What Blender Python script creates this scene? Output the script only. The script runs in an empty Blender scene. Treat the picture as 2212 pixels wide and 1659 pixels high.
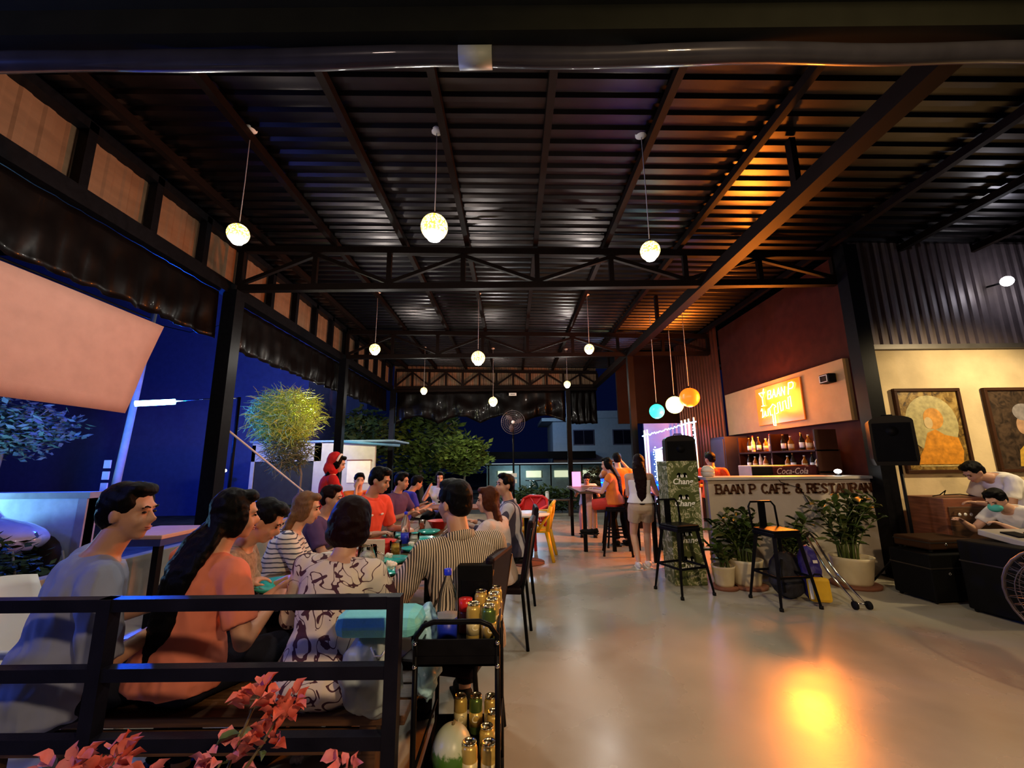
import bpy, math, random
from math import sin, cos, pi, radians, sqrt
from mathutils import Vector as V, Matrix, noise
random.seed(7)
SC = bpy.context.scene
C = SC.collection
# ---------------------------------------------------------------- camera, sky, exposure, big lights
cam = bpy.data.cameras.new('camera'); camo = bpy.data.objects.new('camera', cam); C.objects.link(camo)
cam.sensor_width = 36; cam.lens = 36*900/2212; cam.clip_start = .05; cam.clip_end = 300
camo.location = (0, 0, 1.5); camo.rotation_euler = (Matrix.Rotation(pi/2+math.atan(170/900), 3, 'X') @ Matrix.Rotation(radians(-.6), 3, 'Z')).to_euler()
SC.camera = camo
SC.view_settings.view_transform = 'Standard'; SC.view_settings.look = 'None'
SC.view_settings.gamma = 1; SC.view_settings.use_curve_mapping = False
SC.view_settings.exposure = -0.12
w = bpy.data.worlds.new('night_sky'); SC.world = w; w.use_nodes = True
w.node_tree.nodes['Background'].inputs[0].default_value = (.001, .0025, .016, 1)
w.node_tree.nodes['Background'].inputs[1].default_value = 1
def light(name, kind, loc, col, power, size=.1, rot=None, parent=None, spot=None, sy=None):
    l = bpy.data.lights.new(name, kind); l.color = col; l.energy = power
    if kind == 'AREA':
        l.size = size
        if sy: l.shape = 'RECTANGLE'; l.size_y = sy
    else: l.shadow_soft_size = size
    if spot: l.spot_size = radians(spot); l.spot_blend = .8
    o = bpy.data.objects.new(name, l); C.objects.link(o); o.location = loc
    if rot is not None: o.rotation_euler = rot
    if parent: o.parent = parent
    return o
def aim(loc, to):
    return (V(to)-V(loc)).to_track_quat('-Z', 'Y').to_euler()
# lamps of the forecourt behind the photographer
light('forecourt_lamp', 'SPOT', (1.6, -1.2, 3.4), (1, .68, .38), 500, .12, aim((1.6, -1.2, 3.4), (1.9, 3.4, 0)), spot=115)
light('forecourt_lamp', 'POINT', (-1.2, -.9, 3.2), (1, .74, .62), 62, .12)
light('blue_tube_lamp', 'POINT', (-4.6, .9, 2.6), (.1, .2, 1), 250, .15)
light('poster_wall_lamp', 'SPOT', (7.0, 4.0, 3.35), (1, .76, .42), 400, .1, aim((7.0, 4.0, 3.35), (6.3, 5.9, 1.2)), spot=108)

# ---------------------------------------------------------------- materials
MATS = {}
def M(name, col, rough=.6, metal=0, var=.12, vs=6, bump=0, bs=40, emit=None, es=0, alpha=1, trans=0, ior=1.45, coat=0, stretch=None, spec=.5, sheen=0):
    if name in MATS: return MATS[name]
    m = bpy.data.materials.new(name); m.use_nodes = True; nt = m.node_tree; b = nt.nodes['Principled BSDF']
    I = b.inputs
    if max(col) < .08 and metal < .5 and coat < .5: spec = min(spec, .09)
    I['Roughness'].default_value = rough; I['Metallic'].default_value = metal
    I['Base Color'].default_value = (*col, 1); I['IOR'].default_value = ior
    I['Transmission Weight'].default_value = trans; I['Alpha'].default_value = alpha
    I['Coat Weight'].default_value = coat; I['Specular IOR Level'].default_value = spec
    I['Sheen Weight'].default_value = sheen
    tc = nt.nodes.new('ShaderNodeTexCoord'); src = tc.outputs['Object']
    if stretch:
        mp = nt.nodes.new('ShaderNodeMapping'); mp.inputs['Scale'].default_value = stretch
        nt.links.new(src, mp.inputs[0]); src = mp.outputs[0]
    if var:
        n = nt.nodes.new('ShaderNodeTexNoise'); n.inputs['Scale'].default_value = vs; n.inputs['Detail'].default_value = 4
        nt.links.new(src, n.inputs['Vector'])
        r = nt.nodes.new('ShaderNodeValToRGB')
        r.color_ramp.elements[0].position = .3; r.color_ramp.elements[1].position = .7
        r.color_ramp.elements[0].color = (*[c*(1-var) for c in col], 1)
        r.color_ramp.elements[1].color = (*[min(1, c*(1+var)) for c in col], 1)
        nt.links.new(n.outputs[0], r.inputs[0]); nt.links.new(r.outputs[0], I['Base Color'])
    if bump:
        n = nt.nodes.new('ShaderNodeTexNoise'); n.inputs['Scale'].default_value = bs; n.inputs['Detail'].default_value = 3
        nt.links.new(src, n.inputs['Vector'])
        bp = nt.nodes.new('ShaderNodeBump'); bp.inputs['Strength'].default_value = bump; bp.inputs['Distance'].default_value = .01
        nt.links.new(n.outputs[0], bp.inputs['Height']); nt.links.new(bp.outputs[0], I['Normal'])
    if emit:
        I['Emission Color'].default_value = (*emit, 1); I['Emission Strength'].default_value = es
    MATS[name] = m; return m
def nodes(m): return m.node_tree, m.node_tree.nodes['Principled BSDF']
def ramp(nt, src, stops, const=False):
    r = nt.nodes.new('ShaderNodeValToRGB'); e = r.color_ramp.elements
    if const: r.color_ramp.interpolation = 'CONSTANT'
    while len(e) < len(stops): e.new(.5)
    for k, (p, c) in enumerate(stops): e[k].position = p; e[k].color = (*c, 1)
    nt.links.new(src, r.inputs[0]); return r.outputs[0]
def math_node(nt, op, a, b=None):
    n = nt.nodes.new('ShaderNodeMath'); n.operation = op
    for k, x in enumerate((a, b)):
        if x is None: continue
        if isinstance(x, (int, float)): n.inputs[k].default_value = x
        else: nt.links.new(x, n.inputs[k])
    return n.outputs[0]
def axis(nt, k):
    tc = nt.nodes.new('ShaderNodeTexCoord'); s = nt.nodes.new('ShaderNodeSeparateXYZ')
    nt.links.new(tc.outputs['Object'], s.inputs[0]); return s.outputs[k]

black = M('black_steel', (.004, .004, .005), .4, 0, var=.3, vs=20)
brownsteel = M('brown_painted_steel', (.006, .0028, .0018), .55, 0, var=.2)
roofm = M('ribbed_metal_sheet', (.052, .046, .047), .3, 1.0, var=.15, vs=3)
clad = M('grey_ribbed_cladding', (.1, .075, .08), .5, .3, var=.12)
redclad = M('red_brown_ribbed_cladding', (.12, .03, .012), .3, .55, var=.1)
darkred = M('dark_red_wall_paint', (.04, .008, .004), .7, var=.2)
poly = M('translucent_white_sheet', (.17, .095, .05), .5, var=.15, vs=2, stretch=(1, 1, 6))
tarp = M('dark_vinyl_tarpaulin', (.003, .002, .0018), .35, .0, var=.3, coat=.07, bump=.25, bs=6)
pink = M('salmon_canvas', (.5, .31, .25), .8, var=.06, bump=.15, bs=200)
plaster = M('cream_plaster', (.66, .52, .3), .85, var=.16, vs=2.5, bump=.2, bs=25)
counterm = M('beige_counter_plaster', (.52, .45, .36), .8, var=.1, vs=3, bump=.12, bs=30)
wood = M('dark_brown_wood', (.09, .042, .018), .42, var=.45, vs=5, stretch=(1, 14, 14), bump=.12, bs=30)
tablewood = M('worn_green_brown_tabletop', (.12, .085, .035), .28, var=.4, vs=4, stretch=(10, 1, 10), coat=.3)
redwood = M('reddish_wood', (.2, .065, .03), .5, var=.35, vs=4, stretch=(1, 1, 10))
chrome = M('chrome', (.75, .75, .75), .15, 1, var=0)
whitep = M('white_plastic', (.75, .74, .7), .35, var=.03)
yellowp = M('yellow_plastic', (.85, .5, .01), .32, var=.05)
redp = M('red_plastic', (.65, .02, .015), .3, var=.05)
tealp = M('teal_melamine', (.04, .48, .43), .18, var=.06, coat=.5)
padm = M('dark_plum_vinyl', (.01, .006, .009), .45, var=.2)
glass = M('clear_glass', (.95, .97, .97), .02, trans=1, ior=1.12, var=0)
amber = M('amber_beer', (.7, .45, .06), .15, trans=.2, var=.3, vs=60)
blk = M('matte_black', (.004, .004, .004), .6, var=.2, spec=.3)
rubber = M('black_rubber', (.01, .01, .01), .7, var=0)
paper = M('white_paper', (.8, .78, .72), .8, var=.03)
terrac = M('terracotta_saucer', (.22, .08, .04), .7)
cream = M('cream_ceramic', (.62, .52, .32), .45, var=.08)
# ---------------------------------------------------------------- mesh helpers
class MB:
    def __init__(s): s.v = []; s.f = []; s.sm = []
    def add(s, vs, fs, smooth=False):
        b = len(s.v); s.v += [tuple(p) for p in vs]; s.f += [tuple(i+b for i in f) for f in fs]; s.sm += [smooth]*len(fs); return s
    def box(s, x0, y0, z0, x1, y1, z1, m=None):
        p = [V((x, y, z)) for z in (z0, z1) for y in (y0, y1) for x in (x0, x1)]
        if m is not None: p = [m @ q for q in p]
        return s.add(p, [(0, 2, 3, 1), (4, 5, 7, 6), (0, 1, 5, 4), (2, 6, 7, 3), (0, 4, 6, 2), (1, 3, 7, 5)])
    def bbox(s, x0, y0, z0, x1, y1, z1, b=.01, m=None):   # bevelled box
        xs = (x0, x0+b, x1-b, x1); c = V(((x0+x1)/2, (y0+y1)/2, (z0+z1)/2)); vs = []; idx = {}
        for i, x in enumerate(xs):
            for j, y in enumerate((y0, y0+b, y1-b, y1)):
                for k, z in enumerate((z0, z0+b, z1-b, z1)):
                    e = (i in (0, 3))+(j in (0, 3))+(k in (0, 3))
                    if e == 0: continue
                    p = V((x, y, z))
                    if e == 2 or e == 3:
                        q = V((xs[1] if i < 2 else xs[2], (y0+b) if j < 2 else (y1-b), (z0+b) if k < 2 else (z1-b)))
                        p = q+(p-q).normalized()*b*(1 if (p-q).length else 0)
                    idx[i, j, k] = len(vs); vs.append(m @ p if m is not None else p)
        fs = []
        for a in range(3):
            for side in (0, 3):
                for u in range(3):
                    for v in range(3):
                        q = []
                        for du, dv in ((0, 0), (1, 0), (1, 1), (0, 1)):
                            t = [0, 0, 0]; t[a] = side; t[(a+1) % 3] = u+du; t[(a+2) % 3] = v+dv; q.append(idx[tuple(t)])
                        fs.append(q if side == 3 else q[::-1])
        return s.add(vs, fs)
    def tube(s, pts, r, n=8, closed=False, smooth=True):
        pts = [V(p) for p in pts]; N = len(pts); rs = r if isinstance(r, (list, tuple)) else [r]*N
        vs = []; up = None
        for i, p in enumerate(pts):
            a = pts[(i-1) % N] if (i or closed) else p; b = pts[(i+1) % N] if (i < N-1 or closed) else p
            d = (b-a).normalized()
            if up is None: up = V((0, 0, 1)) if abs(d.z) < .9 else V((1, 0, 0))
            x = d.cross(up).normalized(); up = x.cross(d).normalized()
            for k in range(n):
                t = 2*pi*k/n; vs.append(p+(x*cos(t)+up*sin(t))*rs[i])
        fs = []
        for i in range(N if closed else N-1):
            for k in range(n):
                j = (i+1) % N; fs.append((i*n+k, i*n+(k+1) % n, j*n+(k+1) % n, j*n+k))
        if not closed: fs += [tuple(range(n))[::-1], tuple((N-1)*n+k for k in range(n))]
        return s.add(vs, fs, smooth)
    def bar(s, a, b, w, h=None):                          # square bar between two points
        a = V(a); b = V(b); h = h or w; d = (b-a).normalized()
        u = V((0, 0, 1)) if abs(d.z) < .9 else V((0, 1, 0)); x = d.cross(u).normalized(); y = x.cross(d)
        p = [q+x*i*w/2+y*j*h/2 for q in (a, b) for i, j in ((-1, -1), (1, -1), (1, 1), (-1, 1))]
        return s.add(p, [(3, 2, 1, 0), (4, 5, 6, 7), (0, 1, 5, 4), (1, 2, 6, 5), (2, 3, 7, 6), (3, 0, 4, 7)])
    def lathe(s, prof, c=(0, 0, 0), n=20, m=None, smooth=True):
        vs = []; c = V(c)
        for r, z in prof:
            for k in range(n):
                t = 2*pi*k/n; p = V((r*cos(t), r*sin(t), z)); vs.append((m @ p if m is not None else p)+c)
        fs = [(i*n+k, i*n+(k+1) % n, (i+1)*n+(k+1) % n, (i+1)*n+k) for i in range(len(prof)-1) for k in range(n)]
        if prof[0][0] > 1e-5: fs.append(tuple(range(n))[::-1])
        if prof[-1][0] > 1e-5: fs.append(tuple((len(prof)-1)*n+k for k in range(n)))
        return s.add(vs, fs, smooth)
    def ell(s, c, r, m=None, n=16, k=10):
        if not isinstance(r, (tuple, list)): r = (r, r, r)
        c = V(c); vs = []
        for i in range(1, k):
            a = pi*i/k
            for j in range(n):
                t = 2*pi*j/n; p = V((r[0]*sin(a)*cos(t), r[1]*sin(a)*sin(t), -r[2]*cos(a))); vs.append((m @ p if m is not None else p)+c)
        for z in (-r[2], r[2]):
            p = V((0, 0, z)); vs.append((m @ p if m is not None else p)+c)
        S = (k-1)*n
        fs = [(i*n+j, i*n+(j+1) % n, (i+1)*n+(j+1) % n, (i+1)*n+j) for i in range(k-2) for j in range(n)]
        fs += [(S, (j+1) % n, j) for j in range(n)]+[(S+1, (k-2)*n+j, (k-2)*n+(j+1) % n) for j in range(n)]
        return s.add(vs, fs, True)
    def cap(s, a, b, r0, r1, n=12):                       # tapered capsule
        s.tube([a, b], [r0, r1], n); s.ell(a, r0, n=n, k=8); s.ell(b, r1, n=n, k=8); return s
    def mesh(s, name, mat=None):
        me = bpy.data.meshes.new(name); me.from_pydata(s.v, [], s.f); me.update()
        me.polygons.foreach_set('use_smooth', s.sm)
        if mat: me.materials.append(mat)
        return me
    def build(s, name, mat, parent=None, **kw):
        o = bpy.data.objects.new(name, s.mesh(name, mat)); C.objects.link(o)
        if parent: o.parent = parent
        return tag(o, **kw)
def tag(o, label=None, cat=None, group=None, kind=None, loc=None, rz=None):
    if label: o['label'] = label
    if cat: o['category'] = cat
    if group: o['group'] = group
    if kind: o['kind'] = kind
    if loc is not None: o.location = loc
    if rz is not None: o.rotation_euler = (0, 0, rz)
    return o
def thing(name, loc=(0, 0, 0), label=None, cat=None, group=None, rz=0, kind=None, parent=None):
    o = bpy.data.objects.new(name, None); C.objects.link(o); o.empty_display_size = .1
    if parent: o.parent = parent
    return tag(o, label, cat, group, kind, loc, rz)
def put(me, name, parent, loc=(0, 0, 0), rot=(0, 0, 0), sc=1):   # shared-mesh part
    o = bpy.data.objects.new(name, me); C.objects.link(o); o.parent = parent; o.location = loc; o.rotation_euler = rot
    o.scale = (sc, sc, sc) if isinstance(sc, (int, float)) else sc
    return o
def dup(src, loc, rz=0, label=None, sc=None):
    kids = list(src.children); r = src.copy(); C.objects.link(r); r.location = loc; r.rotation_euler = (0, 0, rz)
    if label: r['label'] = label
    if sc: r.scale = (sc, sc, sc)
    for ch in kids:
        c = ch.copy(); C.objects.link(c); c.parent = r
        for g in list(ch.children):
            d = g.copy(); C.objects.link(d); d.parent = c
    return r
def text(name, body, mat, parent, loc, rot, size, ext=.004, shear=0, align='CENTER', bevel=0, sx=1, offset=0):
    cu = bpy.data.curves.new(name, 'FONT'); cu.body = body; cu.size = size; cu.extrude = ext; cu.shear = shear
    cu.align_x = align; cu.align_y = 'CENTER'; cu.bevel_depth = bevel; cu.offset = offset; cu.resolution_u = 3
    t = bpy.data.objects.new('tmp', cu); C.objects.link(t); dg = bpy.context.evaluated_depsgraph_get()
    me = bpy.data.meshes.new_from_object(t.evaluated_get(dg)); bpy.data.objects.remove(t)
    me.materials.clear(); me.materials.append(mat)
    o = bpy.data.objects.new(name, me); C.objects.link(o); o.location = loc; o.rotation_euler = rot; o.scale = (sx, 1, 1)
    if parent: o.parent = parent
    return o
TMP = bpy.data.scenes.new('tmp_scene')
def remesh(mb, name, vox, mat, smooth=3, wr=0, wf=6, fn=None):
    o = bpy.data.objects.new('tmp', mb.mesh('tmp')); TMP.collection.objects.link(o)
    r = o.modifiers.new('r', 'REMESH'); r.mode = 'VOXEL'; r.voxel_size = vox
    if smooth: s = o.modifiers.new('s', 'SMOOTH'); s.iterations = smooth; s.factor = .5
    TMP.view_layers[0].update(); dg = TMP.view_layers[0].depsgraph; me = bpy.data.meshes.new_from_object(o.evaluated_get(dg))
    bpy.data.objects.remove(o); me.name = name; me.materials.clear(); me.materials.append(mat)
    if wr or fn:
        co = [v.co.copy() for v in me.vertices]; no = [v.normal.copy() for v in me.vertices]; flat = []
        for p, n_ in zip(co, no):
            if wr:
                a = noise.noise((p.x*wf, p.y*wf, p.z*wf*1.7)); b = noise.noise((p.x*wf*2.2+9, p.y*wf*2.2, p.z*wf*1.2))
                p = p+n_*wr*(a+.6*(1-abs(b)*2)-.2)
            if fn: p = fn(p)
            flat += [p.x, p.y, p.z]
        me.vertices.foreach_set('co', flat)
    me.polygons.foreach_set('use_smooth', [True]*len(me.polygons)); me.update()
    return me
def corrug(u0, u1, pitch, h, place, depth=.004):
    """trapezoid-ribbed sheet from u0 to u1; place(u, side, off) -> point"""
    prof = []; u = u0
    while u < u1-1e-6:
        for du, o in ((0, 0), (.42, 0), (.55, h), (.85, h)):
            if u+du*pitch <= u1: prof.append((u+du*pitch, o))
        u += pitch
    prof.append((u1, 0)); mb = MB(); vs = []
    for uu, o in prof:
        for side in (0, 1):
            for k in (0, depth): vs.append(place(uu, side, o+k))
    fs = []
    for i in range(len(prof)-1):
        a = i*4; b = a+4
        fs += [(a, b, b+2, a+2), (a+1, a+3, b+3, b+1), (a, a+1, b+1, b), (a+2, b+2, b+3, a+3)]
    fs += [(0, 2, 3, 1)]; e = (len(prof)-1)*4; fs += [(e, e+1, e+3, e+2)]
    return mb.add(vs, fs)
BULB = M('lit_white_bulb', (1, 1, 1), .5, var=0, emit=(1, 1, .96), es=25)
# ================================================================ SETTING
# floor
fl = MB().box(-4.3, -3.5, -.12, 9.2, 13.0, 0).build('floor', None, kind='structure')
fm = M('polished_concrete', (.5, .45, .37), .3, var=0, bump=.03, bs=60)
nt, b = nodes(fm); tc = nt.nodes.new('ShaderNodeTexCoord')
n1 = nt.nodes.new('ShaderNodeTexNoise'); n1.inputs['Scale'].default_value = .9; n1.inputs['Detail'].default_value = 8
nt.links.new(tc.outputs['Object'], n1.inputs['Vector'])
nt.links.new(ramp(nt, n1.outputs[0], [(.3, (.33, .295, .225)), (.55, (.43, .395, .305)), (.75, (.47, .435, .34))]), b.inputs['Base Color'])
nt.links.new(ramp(nt, n1.outputs[0], [(.35, (.2,)*3), (.65, (.36,)*3)]), b.inputs['Roughness'])
fl.data.materials.append(fm)
gm = M('dark_asphalt', (.06, .06, .06), .8, var=.4, vs=3, bump=.3, bs=60)
g = MB().box(-40, -4, -.3, 50, 70, -.13).build('ground', gm, kind='structure')
# roof: ribbed sheets laid across, purlins running away from the viewer
ROOF = lambda x: 4.93-.022*(x+4.15)
ceil = thing('ceiling', (0, 0, 0), kind='structure')
y = 1.7; k = 0
while y < 14.6:
    y1 = min(y+.76, 14.7); dz = .004*(k % 2)
    corrug(y, y1+.02, .19, -.035, lambda u, s, o, dz=dz: (-4.3 if s == 0 else 9.2, u, ROOF(-4.3 if s == 0 else 9.2)+.05-o*-1+dz)).build('roof_sheet', roofm, ceil)
    y += .76; k += 1
for x in (-3.75, -2.7, -1.62, -.66, .38, 1.45, 2.58, 4.82, 5.95, 7.05, 8.1):
    MB().box(x-.035, 1.72, ROOF(x)-.1, x+.035, 14.6, ROOF(x)-.005).build('purlin', brownsteel, ceil)
def truss(Y, x0, x1, label, zb=4.07, n=8, flip=0):
    t = thing('roof_truss', (0, Y, 0), label, 'truss', 'steel roof trusses')
    MB().box(x0, -.05, zb, x1, .05, zb+.1).build('lower_chord', brownsteel, t)
    a = [(x, -.045, ROOF(x)-.24) for x in (x0, x1)]
    MB().bar((x0, 0, ROOF(x0)-.17), (x1, 0, ROOF(x1)-.17), .09, .1).build('upper_chord', brownsteel, t)
    for i in range(n+1):
        x = x0+(x1-x0)*i/n
        MB().box(x-.035, -.03, zb+.1, x+.035, .03, ROOF(x)-.21).build('web_post', brownsteel, t)
        if i < n:
            xa, xb = x, x0+(x1-x0)*(i+1)/n
            if (i+flip) % 2: xa, xb = xb, xa
            MB().bar((xa, 0, zb+.12), (xb, 0, ROOF(xb)-.24), .055).build('web_brace', brownsteel, t)
    return t
truss(5.9, -4.1, 4.9, 'nearest big steel truss spanning the hall above the long table')
truss(10.05, -4.1, 4.9, 'middle steel truss of the hall, dim, behind the second row of lamps')
truss(14.4, -4.1, 3.0, 'farthest steel truss in front of the pale ribbed gable sheets', n=12)
# heavy longitudinal beam on the right of the hall
b_ = thing('longitudinal_beam', (0, 0, 0), 'long dark steel beam running away over the right side of the hall', 'beam')
MB().box(2.84, 1.75, 4.05, 3.0, 14.4, 4.22).build('box_section', brownsteel, b_)
for y in (3.8, 7.95, 12.2): MB().box(2.89, y-.04, 4.22, 2.95, y+.04, ROOF(2.9)+.0).build('hanger', brownsteel, b_)
# columns
def column(x, y, w, h, label, mat=black):
    t = thing('steel_column', (x, y, 0), label, 'column')
    MB().box(-w/2, -w/2, 0, w/2, w/2, h).build('shaft', mat, t)
    MB().box(-w/2-.06, -w/2-.06, 0, w/2+.06, w/2+.06, .015).build('base_plate', mat, t)
column(-4.16, 5.9, .2, 4.07, 'black steel column on the left behind the salmon shirted woman')
column(-4.16, 10.05, .17, 4.07, 'black steel column behind the white shed on the left')
column(-4.16, 14.4, .17, 4.07, 'black steel column at the far left corner of the hall')
column(2.92, 10.05, .14, 4.05, 'reddish steel column left of the coloured globe lamps', brownsteel)
column(1.95, 14.4, .15, 4.07, 'dark column at the far end of the hall in front of the blue house', brownsteel)
column(4.98, 5.75, .2, ROOF(4.98)-.12, 'dark steel column between the bar opening and the cream poster wall')
# left clerestory of pale sheets between black mullions, beam under it
wl = thing('wall_left', (0, 0, 0), kind='structure')
y = 1.2
while y < 14.3:
    y1 = min(y+.82, 14.35)
    corrug(y+.002, y1-.002, .2, .012, lambda u, s, o: (-4.34+o, u, 4.2 if s == 0 else ROOF(-4.3))).build('clerestory_sheet', poly, wl)
    MB().box(-4.3, y1-.045, 4.16, -4.2, y1+.045, ROOF(-4.2)-.01).build('mullion', black, wl)
    y += .82
MB().box(-4.34, 1.2, 4.02, -4.18, 14.4, 4.2).build('sill_beam', black, wl)
MB().box(-4.34, 1.2, ROOF(-4.3)-.1, -4.2, 14.4, ROOF(-4.3)-.0).build('head_beam', black, wl)
wb = thing('wall_back', (0, 0, 0), kind='structure')
for i in range(9):
    x0 = -4.2+i*.8
    corrug(x0+.002, x0+.798, .16, .02, lambda u, s, o: (u, 14.56+o, 4.1 if s == 0 else ROOF(u)+.03)).build('gable_sheet', poly, wb)
MB().box(-4.2, 14.5, 3.98, 3.0, 14.6, 4.1).build('gable_beam', brownsteel, wb)
# gathered tarpaulins
def drape(name, pts, z0, z1, label, depth=.08, folds=40, sag=None):
    """hanging sheet along a 2D path with folds"""
    a, b2 = V(pts[0]), V(pts[1]); d = b2-a; L = d.length; d.normalize(); nrm = V((-d.y, d.x))
    nu = folds*4; nv = 10; vs = []
    for i in range(nu+1):
        u = i/nu
        for j in range(nv+1):
            v = j/nv; top = z1; bot = z0+(sag(u) if sag else 0); amp = depth*(.3+.7*v)
            off = amp*(sin(u*folds*2*pi+1.5*sin(u*23))*.5+noise.noise((u*18, v*2.2, 3))*.9)
            p = a+d*(u*L); z = top+(bot-top)*v+.05*v*noise.noise((u*30, 1, v))
            vs.append((p.x+nrm.x*off, p.y+nrm.y*off, z))
    fs = [(i*(nv+1)+j, (i+1)*(nv+1)+j, (i+1)*(nv+1)+j+1, i*(nv+1)+j+1) for i in range(nu) for j in range(nv)]
    o = MB().add(vs, fs, True).build(name, tarp, label=label, cat='tarpaulin')
    m = o.modifiers.new('thick', 'SOLIDIFY'); m.thickness = .004
    return o
drape('rolled_tarpaulin', ((-4.3, 1.3), (-4.3, 5.75)), 3.3, 4.015, 'dark tarpaulin curtain gathered along the near left beam above the salmon banner', .07, 14)
drape('rolled_tarpaulin', ((-4.36, 6.02), (-4.36, 14.2)), 3.28, 4.015, 'dark tarpaulin curtain gathered along the far left beam above the bush', .07, 26)
drape('rolled_tarpaulin', ((-4.05, 14.48), (1.84, 14.48)), 2.85, 3.98, 'shiny dark tarpaulin gathered in swags across the far end of the hall', .16, 12, lambda u: .25*abs(sin(u*pi*4)))
drape('rolled_tarpaulin', ((2.05, 14.48), (2.95, 14.48)), 2.8, 3.98, 'short dark tarpaulin right of the far column', .15, 4)
# salmon banner sheet hanging outside the left side
s_ = MB()
q = [(1.0, 3.3), (5.05, 3.24), (4.72, 2.1), (1.0, 2.13)]
nu = 24; nv = 8; vs = []
for i in range(nu+1):
    for j in range(nv+1):
        u, v = i/nu, j/nv; t = [q[0][k]*(1-u)+q[1][k]*u for k in (0, 1)]; bb = [q[3][k]*(1-u)+q[2][k]*u for k in (0, 1)]
        yy, zz = [t[k]*(1-v)+bb[k]*v for k in (0, 1)]
        vs.append((-4.42+.03*noise.noise((yy*1.3, zz*2, 0)), yy, zz))
s_.add(vs, [(i*(nv+1)+j, (i+1)*(nv+1)+j, (i+1)*(nv+1)+j+1, i*(nv+1)+j+1) for i in range(nu) for j in range(nv)], True)
ban = s_.build('canvas_banner', pink, label='blank salmon pink canvas sheet hanging along the upper left side', cat='banner')
m = ban.modifiers.new('t', 'SOLIDIFY'); m.thickness = .006
MB().tube([(-4.42, 1.0, 3.3), (-4.42, 4.85, 3.28)], .012).build('hanging_rope', black, ban)
# entrance canopy edge above the viewer
cn = thing('entrance_canopy', (0, 0, 0), 'dark lower edge of the entrance canopy across the top of the view', 'canopy')
MB().box(-4.6, -2.5, 3.62, 6.6, 1.62, 3.68).build('soffit', M('dark_olive_soffit', (.018, .02, .01), .7), cn)
for i in range(4):
    MB().box(-4.6, -1.9+i*.9, 3.56, 6.6, -1.84+i*.9, 3.62).build('batten', black, cn)
MB().box(-4.6, 1.6, 3.48, 6.6, 1.7, 3.95).build('fascia_beam', M('olive_fascia', (.012, .013, .008), .5), cn)
tr = []
for i in range(61):
    x = -4.5+i*.18; tr.append((x, 1.69+.015*noise.noise((x*1.2, 0, 0)), 3.43+.02*noise.noise((x*.8, 4, 0))))
MB().tube(tr, [.046+.01*noise.noise((p[0]*1.7, 2, 2)) for p in tr], 12).build('rolled_blind', M('grey_vinyl_roll', (.03, .03, .035), .3, .1, var=.2, coat=.4), cn)
MB().tube([(-.24, 1.69, 3.43), (-.08, 1.69, 3.43)], .05, 14).build('pipe_clamp', M('pale_clamp', (.3, .34, .28), .5), cn, label='pale clamp on the rolled blind')
# poster wall, ribbed cladding above it
wr = thing('wall_right', (0, 0, 0), kind='structure')
MB().box(5.08, 5.9, 0, 9.2, 6.05, 3.08).build('plaster_wall', plaster, wr)
for i in range(6):
    x0 = 5.06+i*.7
    corrug(x0+.002, x0+.698, .14, .03, lambda u, s, o: (u, 5.9-o, 3.12 if s == 0 else ROOF(u)+.04)).build('cladding_sheet', clad, wr)
wl2 = thing('wall_lamp', (7.1, 5.6, 3.98), 'glaring white wall lamp at the right edge on the ribbed cladding', 'lamp')
MB().ell((0, 0, 0), .07, n=14, k=8).build('bulb', BULB, wl2); MB().tube([(0, .05, 0), (0, .25, .02)], .015, 6).build('bracket', black, wl2)
light('wall_lamp_light', 'POINT', (0, -.15, 0), (.8, .82, 1), 9, .08, parent=wl2)
MB().box(5.05, 5.84, 3.06, 9.2, 5.9, 3.13).build('flashing', M('dark_flashing', (.1, .09, .08), .4, .4), wr)
MB().box(5.06, 5.8, 3.1, 5.16, 5.88, ROOF(5.1)-.12).build('corner_trim', whitep, wr)
# side wall of the bar
ws = thing('wall_bar', (0, 0, 0), kind='structure')
MB().box(5.02, 5.95, 0, 5.12, 9.75, 4.6).build('painted_wall', darkred, ws)
MB().box(4.93, 6.05, 2.06, 5.02, 9.55, 2.98).build('fascia_board', M('tan_board', (.38, .22, .08), .7, var=.08), ws)
for i in range(4):
    y0 = 9.75+i*.5
    corrug(y0+.002, y0+.498, .125, .03, lambda u, s, o: (4.98-o-(u-9.75)*.12, u, 0 if s == 0 else ROOF(5)+.02)).build('ribbed_sheet', redclad, ws)
MB().box(3.0, 11.75, 2.55, 5.0, 11.85, 4.6).build('upper_panel', M('shade_brown_panel', (.012, .005, .003), .7), ws)  # shadow behind the globes put into the black-brown colour
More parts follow.
